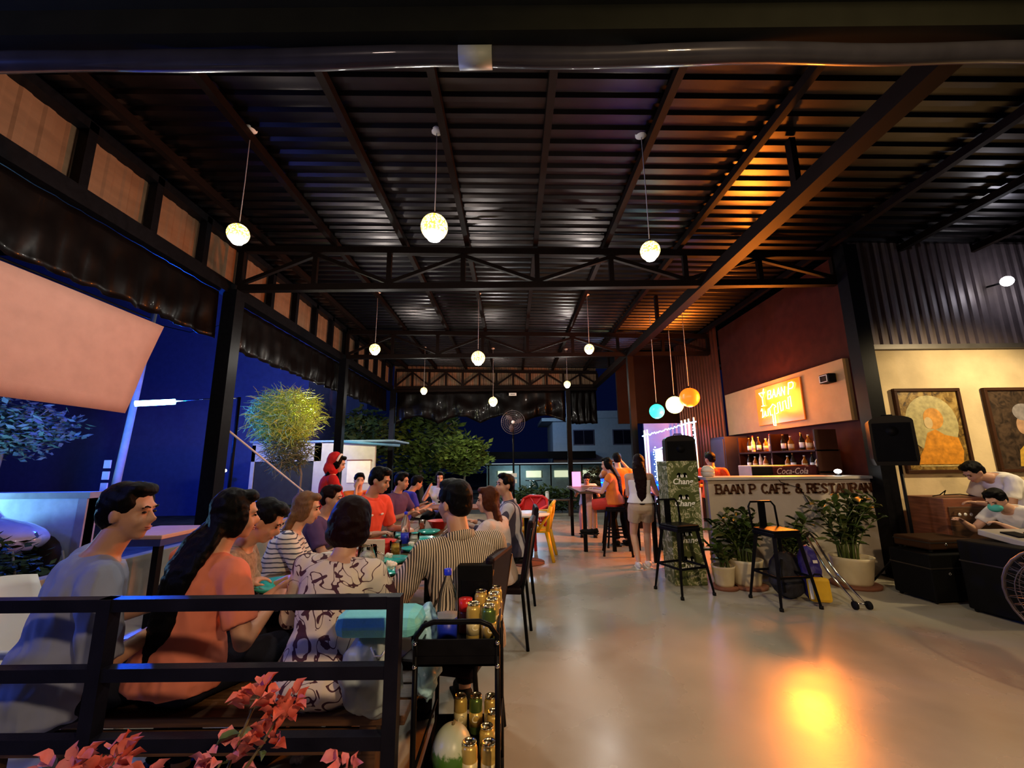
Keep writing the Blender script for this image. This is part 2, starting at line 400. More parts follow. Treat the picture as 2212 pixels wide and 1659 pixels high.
# counter front with raised letters
cw = thing('wall_counter', (0, 0, 0), kind='structure')
MB().box(2.66, 5.85, 0, 4.88, 5.97, 1.24).build('counter_front', counterm, cw)
MB().box(2.62, 5.8, 1.24, 4.88, 6.35, 1.275).build('counter_top', M('pale_counter_top', (.55, .5, .42), .35), cw)
STROKES = {
 'B': [[(0, 0), (0, 1)], [(0, 1), (.45, 1), (.6, .9), (.6, .65), (.45, .53), (0, .53)], [(.45, .53), (.65, .42), (.65, .12), (.5, 0), (0, 0)]],
 'A': [[(0, 0), (.35, 1), (.7, 0)], [(.14, .36), (.56, .36)]],
 'N': [[(0, 0), (0, 1), (.62, 0), (.62, 1)]],
 'P': [[(0, 0), (0, 1)], [(0, 1), (.45, 1), (.62, .87), (.62, .6), (.45, .48), (0, .48)]],
 'C': [[(.62, .8), (.5, .95), (.3, 1), (.1, .85), (0, .5), (.1, .15), (.3, 0), (.5, .05), (.62, .2)]],
 'F': [[(0, 0), (0, 1), (.58, 1), (.58, .85)], [(0, .52), (.42, .52)]],
 'E': [[(.6, .15), (.6, 0), (0, 0), (0, 1), (.58, 1), (.58, .85)], [(0, .52), (.42, .52)]],
 '&': [[(.7, 0), (.15, .75), (.2, .95), (.38, 1), (.48, .85), (.4, .68), (.05, .35), (.05, .1), (.25, 0), (.5, .1), (.68, .45)]],
 'R': [[(0, 0), (0, 1)], [(0, 1), (.45, 1), (.6, .9), (.6, .65), (.45, .52), (0, .52)], [(.35, .52), (.66, 0)]],
 'S': [[(.55, .8), (.45, .97), (.2, 1), (.03, .85), (.05, .65), (.5, .38), (.57, .2), (.42, .02), (.15, 0), (0, .2)]],
 'T': [[(.32, 0), (.32, 1)], [(0, .82), (0, 1), (.64, 1), (.64, .82)]],
 'U': [[(0, 1), (0, .25), (.15, 0), (.45, 0), (.6, .25), (.6, 1)]]}
SERIF = {'B': [(0, 0), (0, 1)], 'A': [(0, 0), (.7, 0)], 'N': [(0, 0), (0, 1), (.62, 1)], 'P': [(0, 0), (0, 1)], 'F': [(0, 0), (0, 1)], 'E': [(0, 0), (0, 1)],
         'R': [(0, 0), (0, 1), (.68, 0)], 'T': [(.32, 0)], 'U': [(0, 1), (.6, 1)], 'C': [], 'S': [], '&': [(.7, 0)]}
lett = M('brown_metal_letters', (.12, .045, .02), .4, .5)
lt = thing('raised_lettering', (2.76, 5.85, 1.06), 'brown raised serif letters of the restaurant name on the counter front', 'sign')
x = 0; hgt = .115
for ch in 'BAAN P CAFE & RESTAURANT':
    if ch == ' ': x += .065; continue
    mb = MB()
    for st in STROKES[ch]:
        for a, b2 in zip(st, st[1:]):
            mb.bar((x+a[0]*hgt, -.012, a[1]*hgt), (x+b2[0]*hgt, -.012, b2[1]*hgt), .02, .02)
    for sx, sz in SERIF[ch]:
        mb.box(x+sx*hgt-.021, -.022, sz*hgt-.007, x+sx*hgt+.021, -.003, sz*hgt+.007)
    mb.build('letter', lett, lt); x += hgt*.7+.018
pl_ = thing('beam_plate', (.02, 14.33, 3.84), 'tiny white plate fixed on the far truss in the middle', 'sign')
MB().bbox(-.13, -.01, -.05, .13, .02, .05, .004).build('plate_face', paper, pl_); MB().box(-.08, -.014, -.01, .08, -.01, .01).build('printed_line', blk, pl_)
# ================================================================ LAMPS
def shade_mat():
    m = M('lit_mosaic_glass', (.8, .7, .4), .4, var=0); nt, b = nodes(m)
    v = nt.nodes.new('ShaderNodeTexVoronoi'); v.inputs['Scale'].default_value = 55; tc = nt.nodes.new('ShaderNodeTexCoord')
    nt.links.new(tc.outputs['Object'], v.inputs['Vector'])
    c = ramp(nt, v.outputs['Distance'], [(.3, (1, .9, .5)), (.6, (.5, .28, .02))])
    nt.links.new(c, b.inputs['Emission Color']); b.inputs['Emission Strength'].default_value = 4.2
    return m
SHM = shade_mat()
cordm = M('pale_cord', (.45, .42, .45), .6, var=0)
def pendant(x, y, z, r, power, label, zt=None, off=.35):
    zt = zt or ROOF(x)+.04
    t = thing('pendant_lamp', (x, y, z), label, 'lamp', 'globe pendant lamps hanging from the roof')
    MB().lathe([(r*1.0*sin(a), -r*cos(a)) for a in [pi*(.2+.8*i/12) for i in range(13)]]).build('shade', SHM, t)
    MB().lathe([(.0001, -r*1.12), (r*.45, -r*1.0), (r*.62, -r*.72), (r*.6, -r*.45), (r*.3, -r*.2), (.0001, -r*.15)]).build('bulb', BULB, t)
    MB().lathe([(.03, zt-z-.04), (.06, zt-z-.02), (.06, zt-z)]).build('ceiling_cap', whitep, t)
    MB().tube([(0, 0, r*.98), (.004, 0, (zt-z)/2), (0, 0, zt-z-.035)], .0045, 6).build('cord', cordm, t)
    MB().lathe([(.012, r*.95), (.02, r*1.0), (.014, r*1.25), (.005, r*1.3)]).build('lamp_holder', chrome, t)
    light('lamp_light', 'POINT', (0, 0, -r*1.12-.05), (1, .95, .86), power*1.35, .06, parent=t)
    return t
pendant(-2.68, 3.75, 3.74, .1, 42, 'globe lamp beside the left column, leftmost of the near row')
pendant(-.75, 3.75, 3.79, .132, 42, 'largest globe lamp with a dotted yellow mosaic shade, above the long table')
pendant(1.37, 3.78, 3.53, .095, 42, 'globe lamp hung near the right beam, rightmost of the near row')
pendant(-2.7, 7.95, 3.73, .105, 40, 'yellowish globe lamp on the left in the middle row')
pendant(-.66, 7.95, 3.53, .135, 45, 'globe lamp at the centre of the middle row')
pendant(1.53, 7.95, 3.69, .095, 40, 'globe lamp on the right in the middle row')
pendant(-.56, 12.1, 3.27, .13, 40, 'lowest globe lamp, small, just left of the round fan')
pendant(-2.6, 12.1, 3.61, .1, 30, 'small globe lamp at the far left in front of the pale gable')
pendant(1.63, 12.1, 3.76, .1, 30, 'small globe lamp at the far right in front of the pale gable')
# coloured globes
def globe(x, y, z, r, col, es, power, label):
    t = thing('globe_lamp', (x, y, z), label, 'lamp', 'coloured globe lamps by the bar stall')
    m = M('lit_'+label.split()[0]+'_glass', col, .3, var=0, emit=col, es=es)
    MB().lathe([(r*sin(a)+.0001, -r*cos(a)) for a in [pi*i/14 for i in range(15)]], n=24).build('glass_globe', m, t)
    MB().lathe([(.03, r*.97), (.035, r*1.05), (.01, r*1.2)]).build('cap', black, t)
    MB().tube([(0, 0, r*1.1), (0, 0, 4.6-z)], .005, 6).build('cord', cordm, t)
    light('globe_light', 'POINT', (0, 0, -r-.06), col, power, .08, parent=t)
globe(2.98, 8.55, 2.51, .15, (.05, .85, .62), 1.4, 14, 'teal glowing globe lamp, leftmost of three')
globe(3.24, 8.25, 2.6, .17, (1, .85, .25), 4, 25, 'yellow white glowing globe lamp between teal and orange globes')
globe(3.42, 7.95, 2.7, .185, (1, .16, .01), 1.6, 20, 'orange red glowing globe lamp, rightmost of three')
# neon sign on the bar wall
ns = thing('neon_sign', (4.9, 7.62, 2.58), 'glowing orange neon sign with cocktail glass and two rows of writing on bar wall', 'sign')
MB().bbox(-.012, -.66, -.42, .012, .66, .31, .008).build('acrylic_board', M('orange_acrylic', (.8, .22, .02), .25, var=.05, emit=(1, .16, .0), es=.35), ns)
NEON = M('lit_neon_tube', (1, .8, .4), .4, var=0, emit=(1, .55, .14), es=16)
def neon(name, lines, s, ox, oz):
    mb = MB()
    for ln in lines: mb.tube([(-.032, -(ox+p[0]*s), oz+p[1]*s) for p in ln], .0085, 6)
    mb.build(name, NEON, ns)
# in this local frame the sign is read with -y to the right
neon('cocktail_glass_tube', [[(0, .2), (.17, 0), (.34, .2), (0, .2)], [(.17, 0), (.17, -.26)], [(.08, -.27), (.26, -.27)], [(.22, .14), (.3, .32)]], .55, -.5, .1)
x = -.24
for ch in 'BAAN':
    neon('letter_tube', [[(p[0]+.22*p[1], p[1]) for p in st] for st in STROKES[ch]], .15, x, .06); x += .135
neon('letter_tube', [[(p[0]+.22*p[1], p[1]) for p in st] for st in STROKES['P']], .2, .36, .05)
sq = [[(0, .55), (.12, .7), (.2, .5), (.08, .1), (.3, .2), (.45, .5), (.5, .15), (.75, .2), (.8, .6), (.95, .65), (1.0, .15), (1.2, .2), (1.2, -.5), (1.4, -.55), (1.45, .6), (1.65, .65)],
      [(1.05, .65), (1.35, .85), (1.6, .7)], [(1.6, .2), (1.8, .25), (1.85, .85), (2.05, .9), (2.1, .3), (2.3, .35), (2.35, .85), (2.6, .9), (2.65, .4), (2.85, .35), (2.9, 1.05), (3.1, 1.1), (3.1, .45)]]
neon('script_tube', sq, .29, -.5, -.3)
light('neon_glow', 'AREA', (-.07, 0, 0), (1, .22, .015), 470, 1.1, (0, pi/2, 0), parent=ns, sy=.5)
light('neon_wash', 'POINT', (-.3, 0, 0), (1, .3, .03), 95, .25, parent=ns)
# street lamp outside with blue tube, on a utility pole
sl = thing('street_lamp', (-6.9, 8.2, 0), 'blue white tube street lamp on a thin arm outside at the left', 'lamp')
BT = M('lit_blue_white_tube', (.5, .85, 1), .5, var=0, emit=(.25, .75, 1), es=30)
MB().tube([(-.42, -.2, 2.7), (.1, .12, 2.78)], .055, 10).build('tube', BT, sl)
MB().tube([(.1, .12, 2.79), (.5, .35, 2.86), (1.05, .62, 2.92)], .015, 8).build('arm', chrome, sl)
MB().tube([(1.05, .62, -.13), (1.05, .62, 2.94)], .035, 8).build('mast', black, sl)
light('street_lamp_light', 'POINT', (-.1, -.05, 2.6), (.0, .07, 1), 650, .12, parent=sl)
# round wall fan, at rest, on the far central pole
def cage_fan(name, loc, r, rz, label, pole=0, tilt=0, thick=.09, rings=5):
    t = thing(name, loc, label, 'fan'); t.rotation_euler = (tilt, 0, rz)
    mb = MB()
    for k in range(1, rings+1):
        rr = r*k/rings; d = thick*(1-(k/rings)**2)
        for sgn in (-1, 1): mb.tube([(rr*cos(a), sgn*(d+.01), rr*sin(a)) for a in [2*pi*i/28 for i in range(28)]], .003 if k < rings else .008, 5, closed=True)
    for i in range(36):
        a = 2*pi*i/36
        for sgn in (-1, 1): mb.tube([(r*q*cos(a), sgn*(thick*(1-q*q)+.01), r*q*sin(a)) for q in (.15, .6, 1)], .002, 4)
    mb.build('cage', M('fan_grey_wire', (.1, .08, .085), .4, .6), t)
    for i in range(3):
        a0 = 2*pi*i/3; vs = []
        for j in range(8):
            q = .15+.75*j/7; wd = .42*sin(pi*min(1, .25+j/9))
            for s in (-1, 1): vs.append((r*q*cos(a0+s*wd+q*.4), s*.02, r*q*sin(a0+s*wd+q*.4)))
        o = MB().add(vs, [(2*j, 2*j+2, 2*j+3, 2*j+1) for j in range(7)], True).build('blade', M('fan_blade_grey', (.07, .05, .055), .4), t)
        m = o.modifiers.new('t', 'SOLIDIFY'); m.thickness = .006
    rx = Matrix.Rotation(pi/2, 3, 'X')
    MB().lathe([(.0001, -.1), (.05, -.09), (.06, 0), (.05, .09), (.0001, .1)], m=rx).build('hub', M('fan_hub', (.5, .5, .5), .3), t)
    MB().lathe([(.09, .0), (.1, .08), (.06, .2)], m=Matrix.Rotation(-pi/2, 3, 'X'), c=(0, .08, 0)).build('motor', black, t)
    if pole:
        MB().tube([(0, .2, 0), (0, .2, -loc[2]+.02)], .03, 10).build('pole', black, t)
        if rings > 5:
            for z in (-1.62, -1.8): MB().box(-.1, .15, z-.06, .1, .165, z+.06).build('small_notice', paper, t)
        MB().lathe([(.25, 0), (.25, .03), (.04, .06)], c=(0, .2, -loc[2])).build('base', black, t)
    return t
cage_fan('standing_fan', (.02, 13.0, 2.74), .37, 0, 'round caged fan on a tall black pole in the middle far end', pole=1, rings=6)
cage_fan('floor_fan', (3.12, 2.5, .72), .27, radians(-62), 'black caged floor fan cut off by the right edge of the view', pole=1)
# ================================================================ FURNITURE
# front railing
rl = thing('metal_railing', (0, 1.7, 0), 'dark square tube railing across the lower left foreground', 'railing')
railm = M('dark_navy_steel', (.008, .008, .014), .4, 0, var=.3, bump=.1, bs=80)
for z, n in ((.99, 'rail'), (.755, 'rail'), (.53, 'rail')):
    MB().box(-3.2, -.022, z-.022, -.475, .022, z+.022).build(n, railm, rl)
for x in (-.45, -1.53, -3.1):
    MB().box(x-.025, -.025, 0, x+.025, .025, 1.012).build('railing_post', railm, rl)
MB().box(-3.2, -.02, .1, -.475, .02, .14).build('rail', railm, rl)
# bench
bn = thing('wooden_bench', (-1.45, 2.2, 0), 'long dark brown wooden bench behind the foreground railing', 'bench')
for k in range(3): MB().bbox(-.95, -.2+k*.135, .41, .98, -.075+k*.135, .45, .006).build('seat_plank', wood, bn)
for x in (-.8, .82):
    for y in (-.15, .15): MB().box(x-.035, y-.035, 0, x+.035, y+.035, .41).build('leg', wood, bn)
MB().box(-.8, -.19, .3, .8, -.165, .39).build('apron', wood, bn)
# long dining table
tb = thing('long_dining_table', (-1.25, 4.1, 0), 'long worn wooden dining table covered with plates in the middle of the party', 'table')
for k in range(5): MB().bbox(-.47+k*.19, -1.55, .715, -.285+k*.19, 1.75, .75, .004).build('table_plank', tablewood, tb)
MB().box(-.42, -1.5, .65, -.37, 1.7, .715).build('apron', blk, tb); MB().box(.37, -1.5, .65, .42, 1.7, .715).build('apron', blk, tb)
for x in (-.39, .39):
    for y in (-1.1, 0.35, 1.6): MB().box(x-.03, y-.03, 0, x+.03, y+.03, .65).build('leg', blk, tb)
MB().box(-.39, .32, .08, .39, .38, .13).build('foot_rail', blk, tb)
# far second table and small white round table
t2 = thing('far_dining_table', (-1.0, 7.7, 0), 'second reddish wooden table with a small white menu card behind the red shirted man', 'table')
for k in range(4): MB().bbox(-.95+k*.45, -.35, .72, -.505+k*.45, .35, .75, .004).build('table_plank', redwood, t2)
for x in (-.85, .75):
    for y in (-.3, .3): MB().box(x-.03, y-.03, 0, x+.03, y+.03, .72).build('leg', blk, t2)
t3 = thing('round_table', (.2, 6.75, 0), 'round white cafe table on a central pedestal beside the yellow chair', 'table')
MB().lathe([(.0001, .7), (.36, .7), (.37, .715), (.36, .73), (.0001, .73)], n=32).build('tabletop', whitep, t3)
MB().tube([(0, 0, .03), (0, 0, .7)], .035, 12).build('pedestal', blk, t3)
MB().lathe([(.27, 0), (.27, .02), (.05, .05)], n=24).build('base', terrac, t3)
# chairs
def armchair(loc, rz, mat, label, cat='chair'):
    """moulded plastic armchair with faceted openings in the sides and back"""
    t = thing('plastic_armchair', loc, label, cat, rz=rz)
    MB().bbox(-.24, -.22, .42, .24, .24, .455, .012).build('seat', mat, t)
    for sx in (-1, 1):
        MB().tube([(sx*.23, .23, .44), (sx*.27, .27, 0)], [.034, .026], 6).build('leg', mat, t)
        MB().tube([(sx*.22, -.2, .44), (sx*.27, -.3, 0)], [.036, .026], 6).build('leg', mat, t)
        mb = MB()
        mb.tube([(sx*.24, .22, .44), (sx*.29, .23, .65), (sx*.29, .18, .67), (sx*.27, -.22, .7), (sx*.24, -.27, .82)], [.03, .028, .03, .032, .03], 6)
        mb.tube([(sx*.26, -.05, .44), (sx*.285, .1, .66)], .022, 6); mb.tube([(sx*.26, -.05, .44), (sx*.27, -.24, .7)], .024, 6)
        mb.build('armrest', mat, t)
    mb = MB()
    P = [(-.24, -.27, .82), (-.13, -.305, .87), (.13, -.305, .87), (.24, -.27, .82)]
    mb.tube(P, .028, 6)
    mb.tube([(-.22, -.21, .44), (-.255, -.25, .7), (-.24, -.27, .82)], .03, 6); mb.tube([(.22, -.21, .44), (.255, -.25, .7), (.24, -.27, .82)], .03, 6)
    mb.tube([(-.12, -.22, .44), (0, -.29, .7), (.13, -.305, .86)], .02, 6); mb.tube([(.12, -.22, .44), (0, -.29, .7), (-.13, -.305, .86)], .02, 6)
    vs = []
    for i in range(7):
        for j in range(5):
            u = i/6-.5; vs.append((u*.44, -.22-.085*(j/4)-.02*(1-4*u*u), .62+.22*j/4))
    mb.add(vs, [(i*5+j, (i+1)*5+j, (i+1)*5+j+1, i*5+j+1) for i in range(6) for j in range(4)], True)
    o = mb.build('backrest', mat, t)
    return t
armchair((.36, 7.05, 0), radians(80), yellowp, 'yellow plastic armchair standing in the aisle by the round white table')
armchair((.28, 7.95, 0), radians(150), redp, 'red plastic armchair behind the yellow one')
def white_chair(loc, rz, label):
    t = thing('plastic_chair', loc, label, 'chair', rz=rz)
    MB().bbox(-.25, -.24, .41, .25, .24, .44, .01).build('seat', whitep, t)
    vs = []
    for i in range(13):
        for j in range(9):
            u = i/12*2-1; v = j/8; wd = .25+.03*v-.06*max(0, v-.75)*4*.6
            vs.append((u*wd, -.22-.1*v+.08*u*u-.02*0, .42+.5*v-.03*u*u*v))
    o = MB().add(vs, [(i*9+j, (i+1)*9+j, (i+1)*9+j+1, i*9+j+1) for i in range(12) for j in range(8)], True).build('backrest', whitep, t)
    m = o.modifiers.new('t', 'SOLIDIFY'); m.thickness = .016
    for sx in (-1, 1):
        for y in (-.22, .22): MB().tube([(sx*.22, y, .42), (sx*.26, y*1.25, 0)], [.03, .022], 8).build('leg', whitep, t)
        MB().tube([(sx*.26, .2, .43), (sx*.29, .2, .62), (sx*.29, -.2, .66), (sx*.25, -.27, .7)], .02, 8).build('armrest', whitep, t)
    return t
white_chair((-2.5, 2.42, 0), radians(-75), 'white plastic armchair behind the man in the blue grey T-shirt')
def dining_chair(loc, rz, label, pad=padm, proto=None):
    if proto: return dup(proto, loc, rz, label)
    t = thing('dining_chair', loc, label, 'chair', 'padded dark dining chairs along the right of the long table', rz)
    MB().bbox(-.22, -.21, .42, .22, .22, .48, .02).build('seat', pad, t)
    vs = []
    mb = MB(); m = Matrix.Translation((0, -.2, .46)) @ Matrix.Rotation(radians(9), 4, 'X')
    mb.bbox(-.21, -.03, .02, .21, .02, .56, .02, m)
    mb.build('backrest', pad, t)
    for sx in (-1, 1):
        MB().tube([(sx*.2, .2, .43), (sx*.21, .22, 0)], .014, 8).build('leg', black, t)
        MB().tube([(sx*.2, -.3, .95), (sx*.2, -.21, .45), (sx*.21, -.25, 0)], .014, 8).build('leg', black, t)
    MB().tube([(-.2, .2, .2), (.2, .2, .2)], .009, 6).build('stretcher', black, t)
    return t
dc = dining_chair((-.36, 2.6, 0), radians(76), 'padded dark plum chair under the man in the striped shirt')
dining_chair((-.12, 3.95, 0), radians(84), 'padded dark chair under the brown haired woman', proto=dc)
dining_chair((-.03, 5.0, 0), radians(90), 'padded dark chair under the man in the grey and white jacket', proto=dc)
# metal bar stools
def stool(loc, rz, label, back=True, proto=None, mat=black):
    if proto: return dup(proto, loc, rz, label)
    t = thing('bar_stool', loc, label, 'stool', 'black metal bar stools', rz)
    MB().bbox(-.16, -.16, .735, .16, .16, .76, .01).build('seat', mat, t)
    MB().bbox(-.165, -.165, .69, .165, .165, .735, .008).build('seat_skirt', mat, t)
    for sx in (-1, 1):
        for sy in (-1, 1):
            mb = MB(); a = V((sx*.135, sy*.135, .72)); b2 = V((sx*.225, sy*.225, .015))
            mb.tube([a, b2], [.028, .016], 4, smooth=False); mb.build('leg', mat, t)
            MB().lathe([(.02, 0), (.02, .03)], c=(b2.x, b2.y, 0), n=10).build('rubber_foot', rubber, t)
    for z, s in ((.3, .19),):
        mb = MB()
        P = [(s, s, z), (s, -s, z), (-s, -s, z), (-s, s, z)]
        for i in range(4): mb.bar(P[i], P[(i+1) % 4], .008, .025)
        mb.build('foot_ring', mat, t)
    if back:
        mb = MB(); mb.tube([(-.16, -.15, .74), (-.165, -.18, .98), (-.13, -.19, 1.03), (.13, -.19, 1.03), (.165, -.18, .98), (.16, -.15, .74)], .011, 8)
        mb.build('back_hoop', mat, t)
        MB().bbox(-.045, -.185, .74, .045, -.178, 1.03, .002).build('back_splat', mat, t)
    return t
st = stool((1.98, 5.22, 0), radians(200), 'black metal bar stool with a low back in front of the camouflage banner')
stool((2.88, 4.8, 0), radians(188), 'black metal bar stool in front of the bags and planters, nearest to the viewer', proto=st)
stool((1.72, 7.3, 0), radians(80), 'bar stool under the woman in the red dress', proto=st)
stool((1.9, 8.0, 0), radians(90), 'bar stool behind the woman in red, mostly hidden', proto=st)
# high bar table where the guests sit and stand
bt = thing('high_bar_table', (1.45, 8.0, 0), 'dark high table beside the seated woman in red', 'table')
MB().bbox(-.3, -.6, .96, .35, 1.2, 1.0, .01).build('tabletop', wood, bt)
for x in (-.22, .27):
    for y in (-.5, 1.1): MB().box(x-.03, y-.03, 0, x+.03, y+.03, .96).build('leg', blk, bt)
b3 = thing('high_bar_table', (2.35, 6.95, 0), 'dark high table with blue lit drinks in front of the woman in shorts', 'table')
MB().bbox(-.28, -.35, .98, .3, .7, 1.02, .01).build('tabletop', wood, b3)
for x in (-.2, .22):
    for y in (-.28, .62): MB().box(x-.03, y-.03, 0, x+.03, y+.03, .98).build('leg', blk, b3)
BL = M('lit_blue_bucket', (.02, .05, .9), .3, var=0, emit=(0, .06, 1), es=3)
def bucket(loc, r, h, label):
    t = thing('ice_bucket', loc, label, 'bucket', 'blue lit drink buckets')
    MB().lathe([(r*.75, 0), (r*.8, .01), (r, h), (r*.93, h), (r*.74, .02)], n=18).build('bucket_body', BL, t)
    MB().lathe([(r*.86, h*.62), (r*.95, h*.64), (r*.93, h*.86)], n=18).build('lit_band', M('lit_cyan_band', (0, .5, 1), .3, var=0, emit=(0, .7, 1), es=2.5), t)
    light('bucket_glow', 'POINT', (0, -r-.04, h*.7), (0, .08, 1), 5, .05, parent=t)
bucket((1.66, 7.62, 1.0), .1, .2, 'blue glowing bucket beside the woman in red')
bucket((2.28, 6.75, 1.02), .11, .17, 'blue glowing bucket in front of the woman in shorts')
bucket((2.14, 7.2, 1.02), .07, .14, 'small blue glowing tub farther back on the high table')
# serving trolley
tx, ty = -.235, 2.12
ct = thing('serving_trolley', (tx, ty, 0), 'black metal serving trolley loaded with cans at the railing end', 'trolley')
W_, L_ = .165, .27
for z in (.70, .2):
    mb = MB(); mb.box(-W_, -L_, z, W_, L_, z+.008)
    mb.box(-W_, -L_, z, W_, -L_+.006, z+.05); mb.box(-W_, L_-.006, z, W_, L_, z+.05)
    mb.box(-W_, -L_, z, -W_+.006, L_, z+.05); mb.box(W_-.006, -L_, z, W_, L_, z+.05)
    mb.build('tray', black, ct)
for sx in (-1, 1):
    for sy in (-1, 1):
        MB().tube([(sx*W_, sy*L_, .06), (sx*W_, sy*L_, .78)], .011, 8).build('upright', black, ct)
        MB().lathe([(.0001, -.02), (.03, -.02), (.03, .0), (.0001, .0)], m=Matrix.Rotation(pi/2, 3, 'Y'), c=(sx*W_+.01, sy*L_, .031)).build('wheel', rubber, ct)
        for z in (.705, .79): MB().ell((sx*W_, sy*L_-.014*1, z), .009, n=8, k=6).build('bolt', chrome, ct)
for sy in (-1, 1):
    MB().tube([(-W_, sy*L_, .74), (-W_, sy*L_, .81), (-W_+.03, sy*L_, .85), (-W_+.07, sy*L_, .865), (W_-.07, sy*L_, .865), (W_-.03, sy*L_, .85), (W_, sy*L_, .81), (W_, sy*L_, .74)], .011, 8).build('handle_hoop', black, ct)
    MB().bbox(-W_, sy*L_-.004, .74, W_, sy*L_+.004, .8, .001).build('end_panel', black, ct)
for sx in (-1, 1):
    MB().tube([(sx*W_, -L_, .8), (sx*W_, L_, .8)], .007, 6).build('side_rail', black, ct)
    MB().tube([(sx*W_, -L_, .32), (sx*W_, L_, .32)], .007, 6).build('side_rail', black, ct)
# cans
canm = M('gold_can_paint', (.6, .42, .1), .3, .35, var=.08); can_g = M('green_can_paint', (.12, .2, .05), .3, .6); lid = M('can_lid', (.8, .68, .42), .22, 1, var=0)
def can_proto(green):
    t = thing('beer_can', (0, 0, 0), 'x', 'can', 'gold drink cans on the trolley')
    MB().lathe([(.024, 0), (.0325, .012), (.0325, .142), (.026, .158)], n=20).build('can_body', can_g if green else canm, t)
    MB().lathe([(.026, .157), (.0285, .163), (.0275, .168), (.025, .165), (.024, .16), (.0001, .16)], n=20).build('can_lid', lid, t)
    MB().bbox(-.005, -.016, .161, .005, .006, .1635, .0005).build('pull_tab', lid, t)
    MB().lathe([(.033, .04), (.033, .1)], n=20).build('label_band', canm if green else M('cream_can_label', (.7, .6, .3), .4, .2), t)
    em = text('emblem', 'C', M('pale_print', (.8, .75, .5), .4, var=0), t, (0, -.0335, .075), (pi/2, 0, 0), .045, .0006, .3)
    return t
spots = [(-.135, 2.01, .708, 0, 'gold can on the trolley top, leftmost beside the red lidded jar'),
 (-.115, 2.0, .708, 0, ''), ]
cp = can_proto(False); cg = can_proto(True); n_ = 0
top = [(-.185, 2.05, 'pale gold can on the top tray, leftmost, beside the big water bottle', 0), (-.115, 2.02, 'front gold can with a green label on the top tray', 1),
       (-.105, 2.11, 'second gold can from the front in the right row on the top tray', 0), (-.1, 2.2, 'gold can in the middle of the right row on the top tray', 0),
       (-.165, 2.24, 'rear left gold can on the top tray', 0), (-.095, 2.3, 'rearmost gold can at the far corner of the top tray', 0)]
low = [(-.27, 2.31, 'rear left can on the lower shelf', 0), (-.195, 2.31, 'rear middle dark can on the lower shelf', 1), (-.12, 2.3, 'rear right gold can on the lower shelf', 0),
       (-.1, 2.17, 'gold can at the right side of the lower shelf, third from the front', 0), (-.125, 2.06, 'gold can at the right of the lower shelf, second from the front', 0),
       (-.19, 1.96, 'front left can on the lower shelf beside the melon', 0), (-.11, 1.955, 'front right gold can on the lower shelf', 0)]
for z, L in ((.708, top), (.208, low)):
    for x, y, lb, g_ in L:
        src = cg if g_ else cp
        if src['label'] == 'x': src.location = (x, y, z); src['label'] = lb; src.rotation_euler = (0, 0, .2)
        else: dup(src, (x, y, z), random.uniform(-.6, .6), lb)
def bottle(loc, r, h, label, liquid=.0, capm=None, lab=None, name='water_bottle', rz=0, group=None):
    t = thing(name, loc, label, 'bottle', group, rz)
    pr_ = [(r*.85, 0), (r, .03*h), (r, .3*h), (r*.95, .34*h), (r, .38*h), (r, .6*h), (r*.9, .7*h), (r*.55, .82*h), (r*.32, .9*h), (r*.3, .93*h)]
    MB().lathe(pr_, n=24).build('bottle_body', glass, t)
    MB().lathe([(r*.36, .92*h), (r*.38, .93*h), (r*.38, h), (r*.3, h*1.005)], n=16).build('cap', capm or M('blue_cap', (.01, .03, .7), .4, var=0), t)
    if lab: MB().lathe([(r*1.01, .06*h), (r*1.01, .37*h)], n=24).build('paper_label', lab, t)
    if liquid: MB().lathe([(.0001, .01), (r*.82, .01), (r*.93, liquid*h), (.0001, liquid*h+.001)], n=20).build('water', M('white_misty_water', (.75, .73, .72), .4, var=0), t)
    return t
bluelab = M('blue_label', (.01, .03, .5), .4, var=.2)
bottle((-.3, 2.02, .708), .044, .32, 'large half empty water bottle with a blue cap on the trolley', .42, lab=bluelab)
# jar with red lid and black box on trolley
j_ = thing('sauce_jar', (-.235, 2.17, .708), 'jar with a red lid between the bottle and the cans', 'jar')
MB().lathe([(.03, 0), (.032, .01), (.032, .09), (.028, .1)], n=18).build('jar_body', M('dark_sauce', (.12, .02, .01), .2), j_)
MB().lathe([(.033, .1), (.033, .15), (.0001, .152)], n=18).build('lid', redp, j_)
mel = thing('watermelon', (-.27, 2.02, .208), 'pale green watermelon lying on the lower shelf of the trolley', 'fruit')
mm = M('pale_melon_rind', (.5, .55, .33), .35, var=0); nt, b = nodes(mm)
z_ = axis(nt, 2); nn = nt.nodes.new('ShaderNodeTexNoise'); nn.inputs['Scale'].default_value = 14
nt.links.new(ramp(nt, math_node(nt, 'ADD', z_, math_node(nt, 'MULTIPLY', nn.outputs[0], .05)), [(.14, (.06, .17, .02)), (.155, (.5, .55, .38))]), b.inputs['Base Color'])
MB().ell((0, 0, .095), (.085, .1, .1), n=28, k=18).build('rind', mm, mel)
MB().tube([(0, .0, .19), (.01, 0, .21)], .006, 6).build('stem', M('dry_stem', (.2, .15, .06), .8), mel)
bx = thing('tissue_box', (-.2, 2.33, .708), 'black box standing at the back of the trolley in front of the striped shirt', 'box')
MB().bbox(-.09, -.03, 0, .09, .03, .27, .004).build('box_body', blk, bx)
MB().bbox(-.07, -.034, .05, .07, -.03, .2, .001).build('front_panel', black, bx)
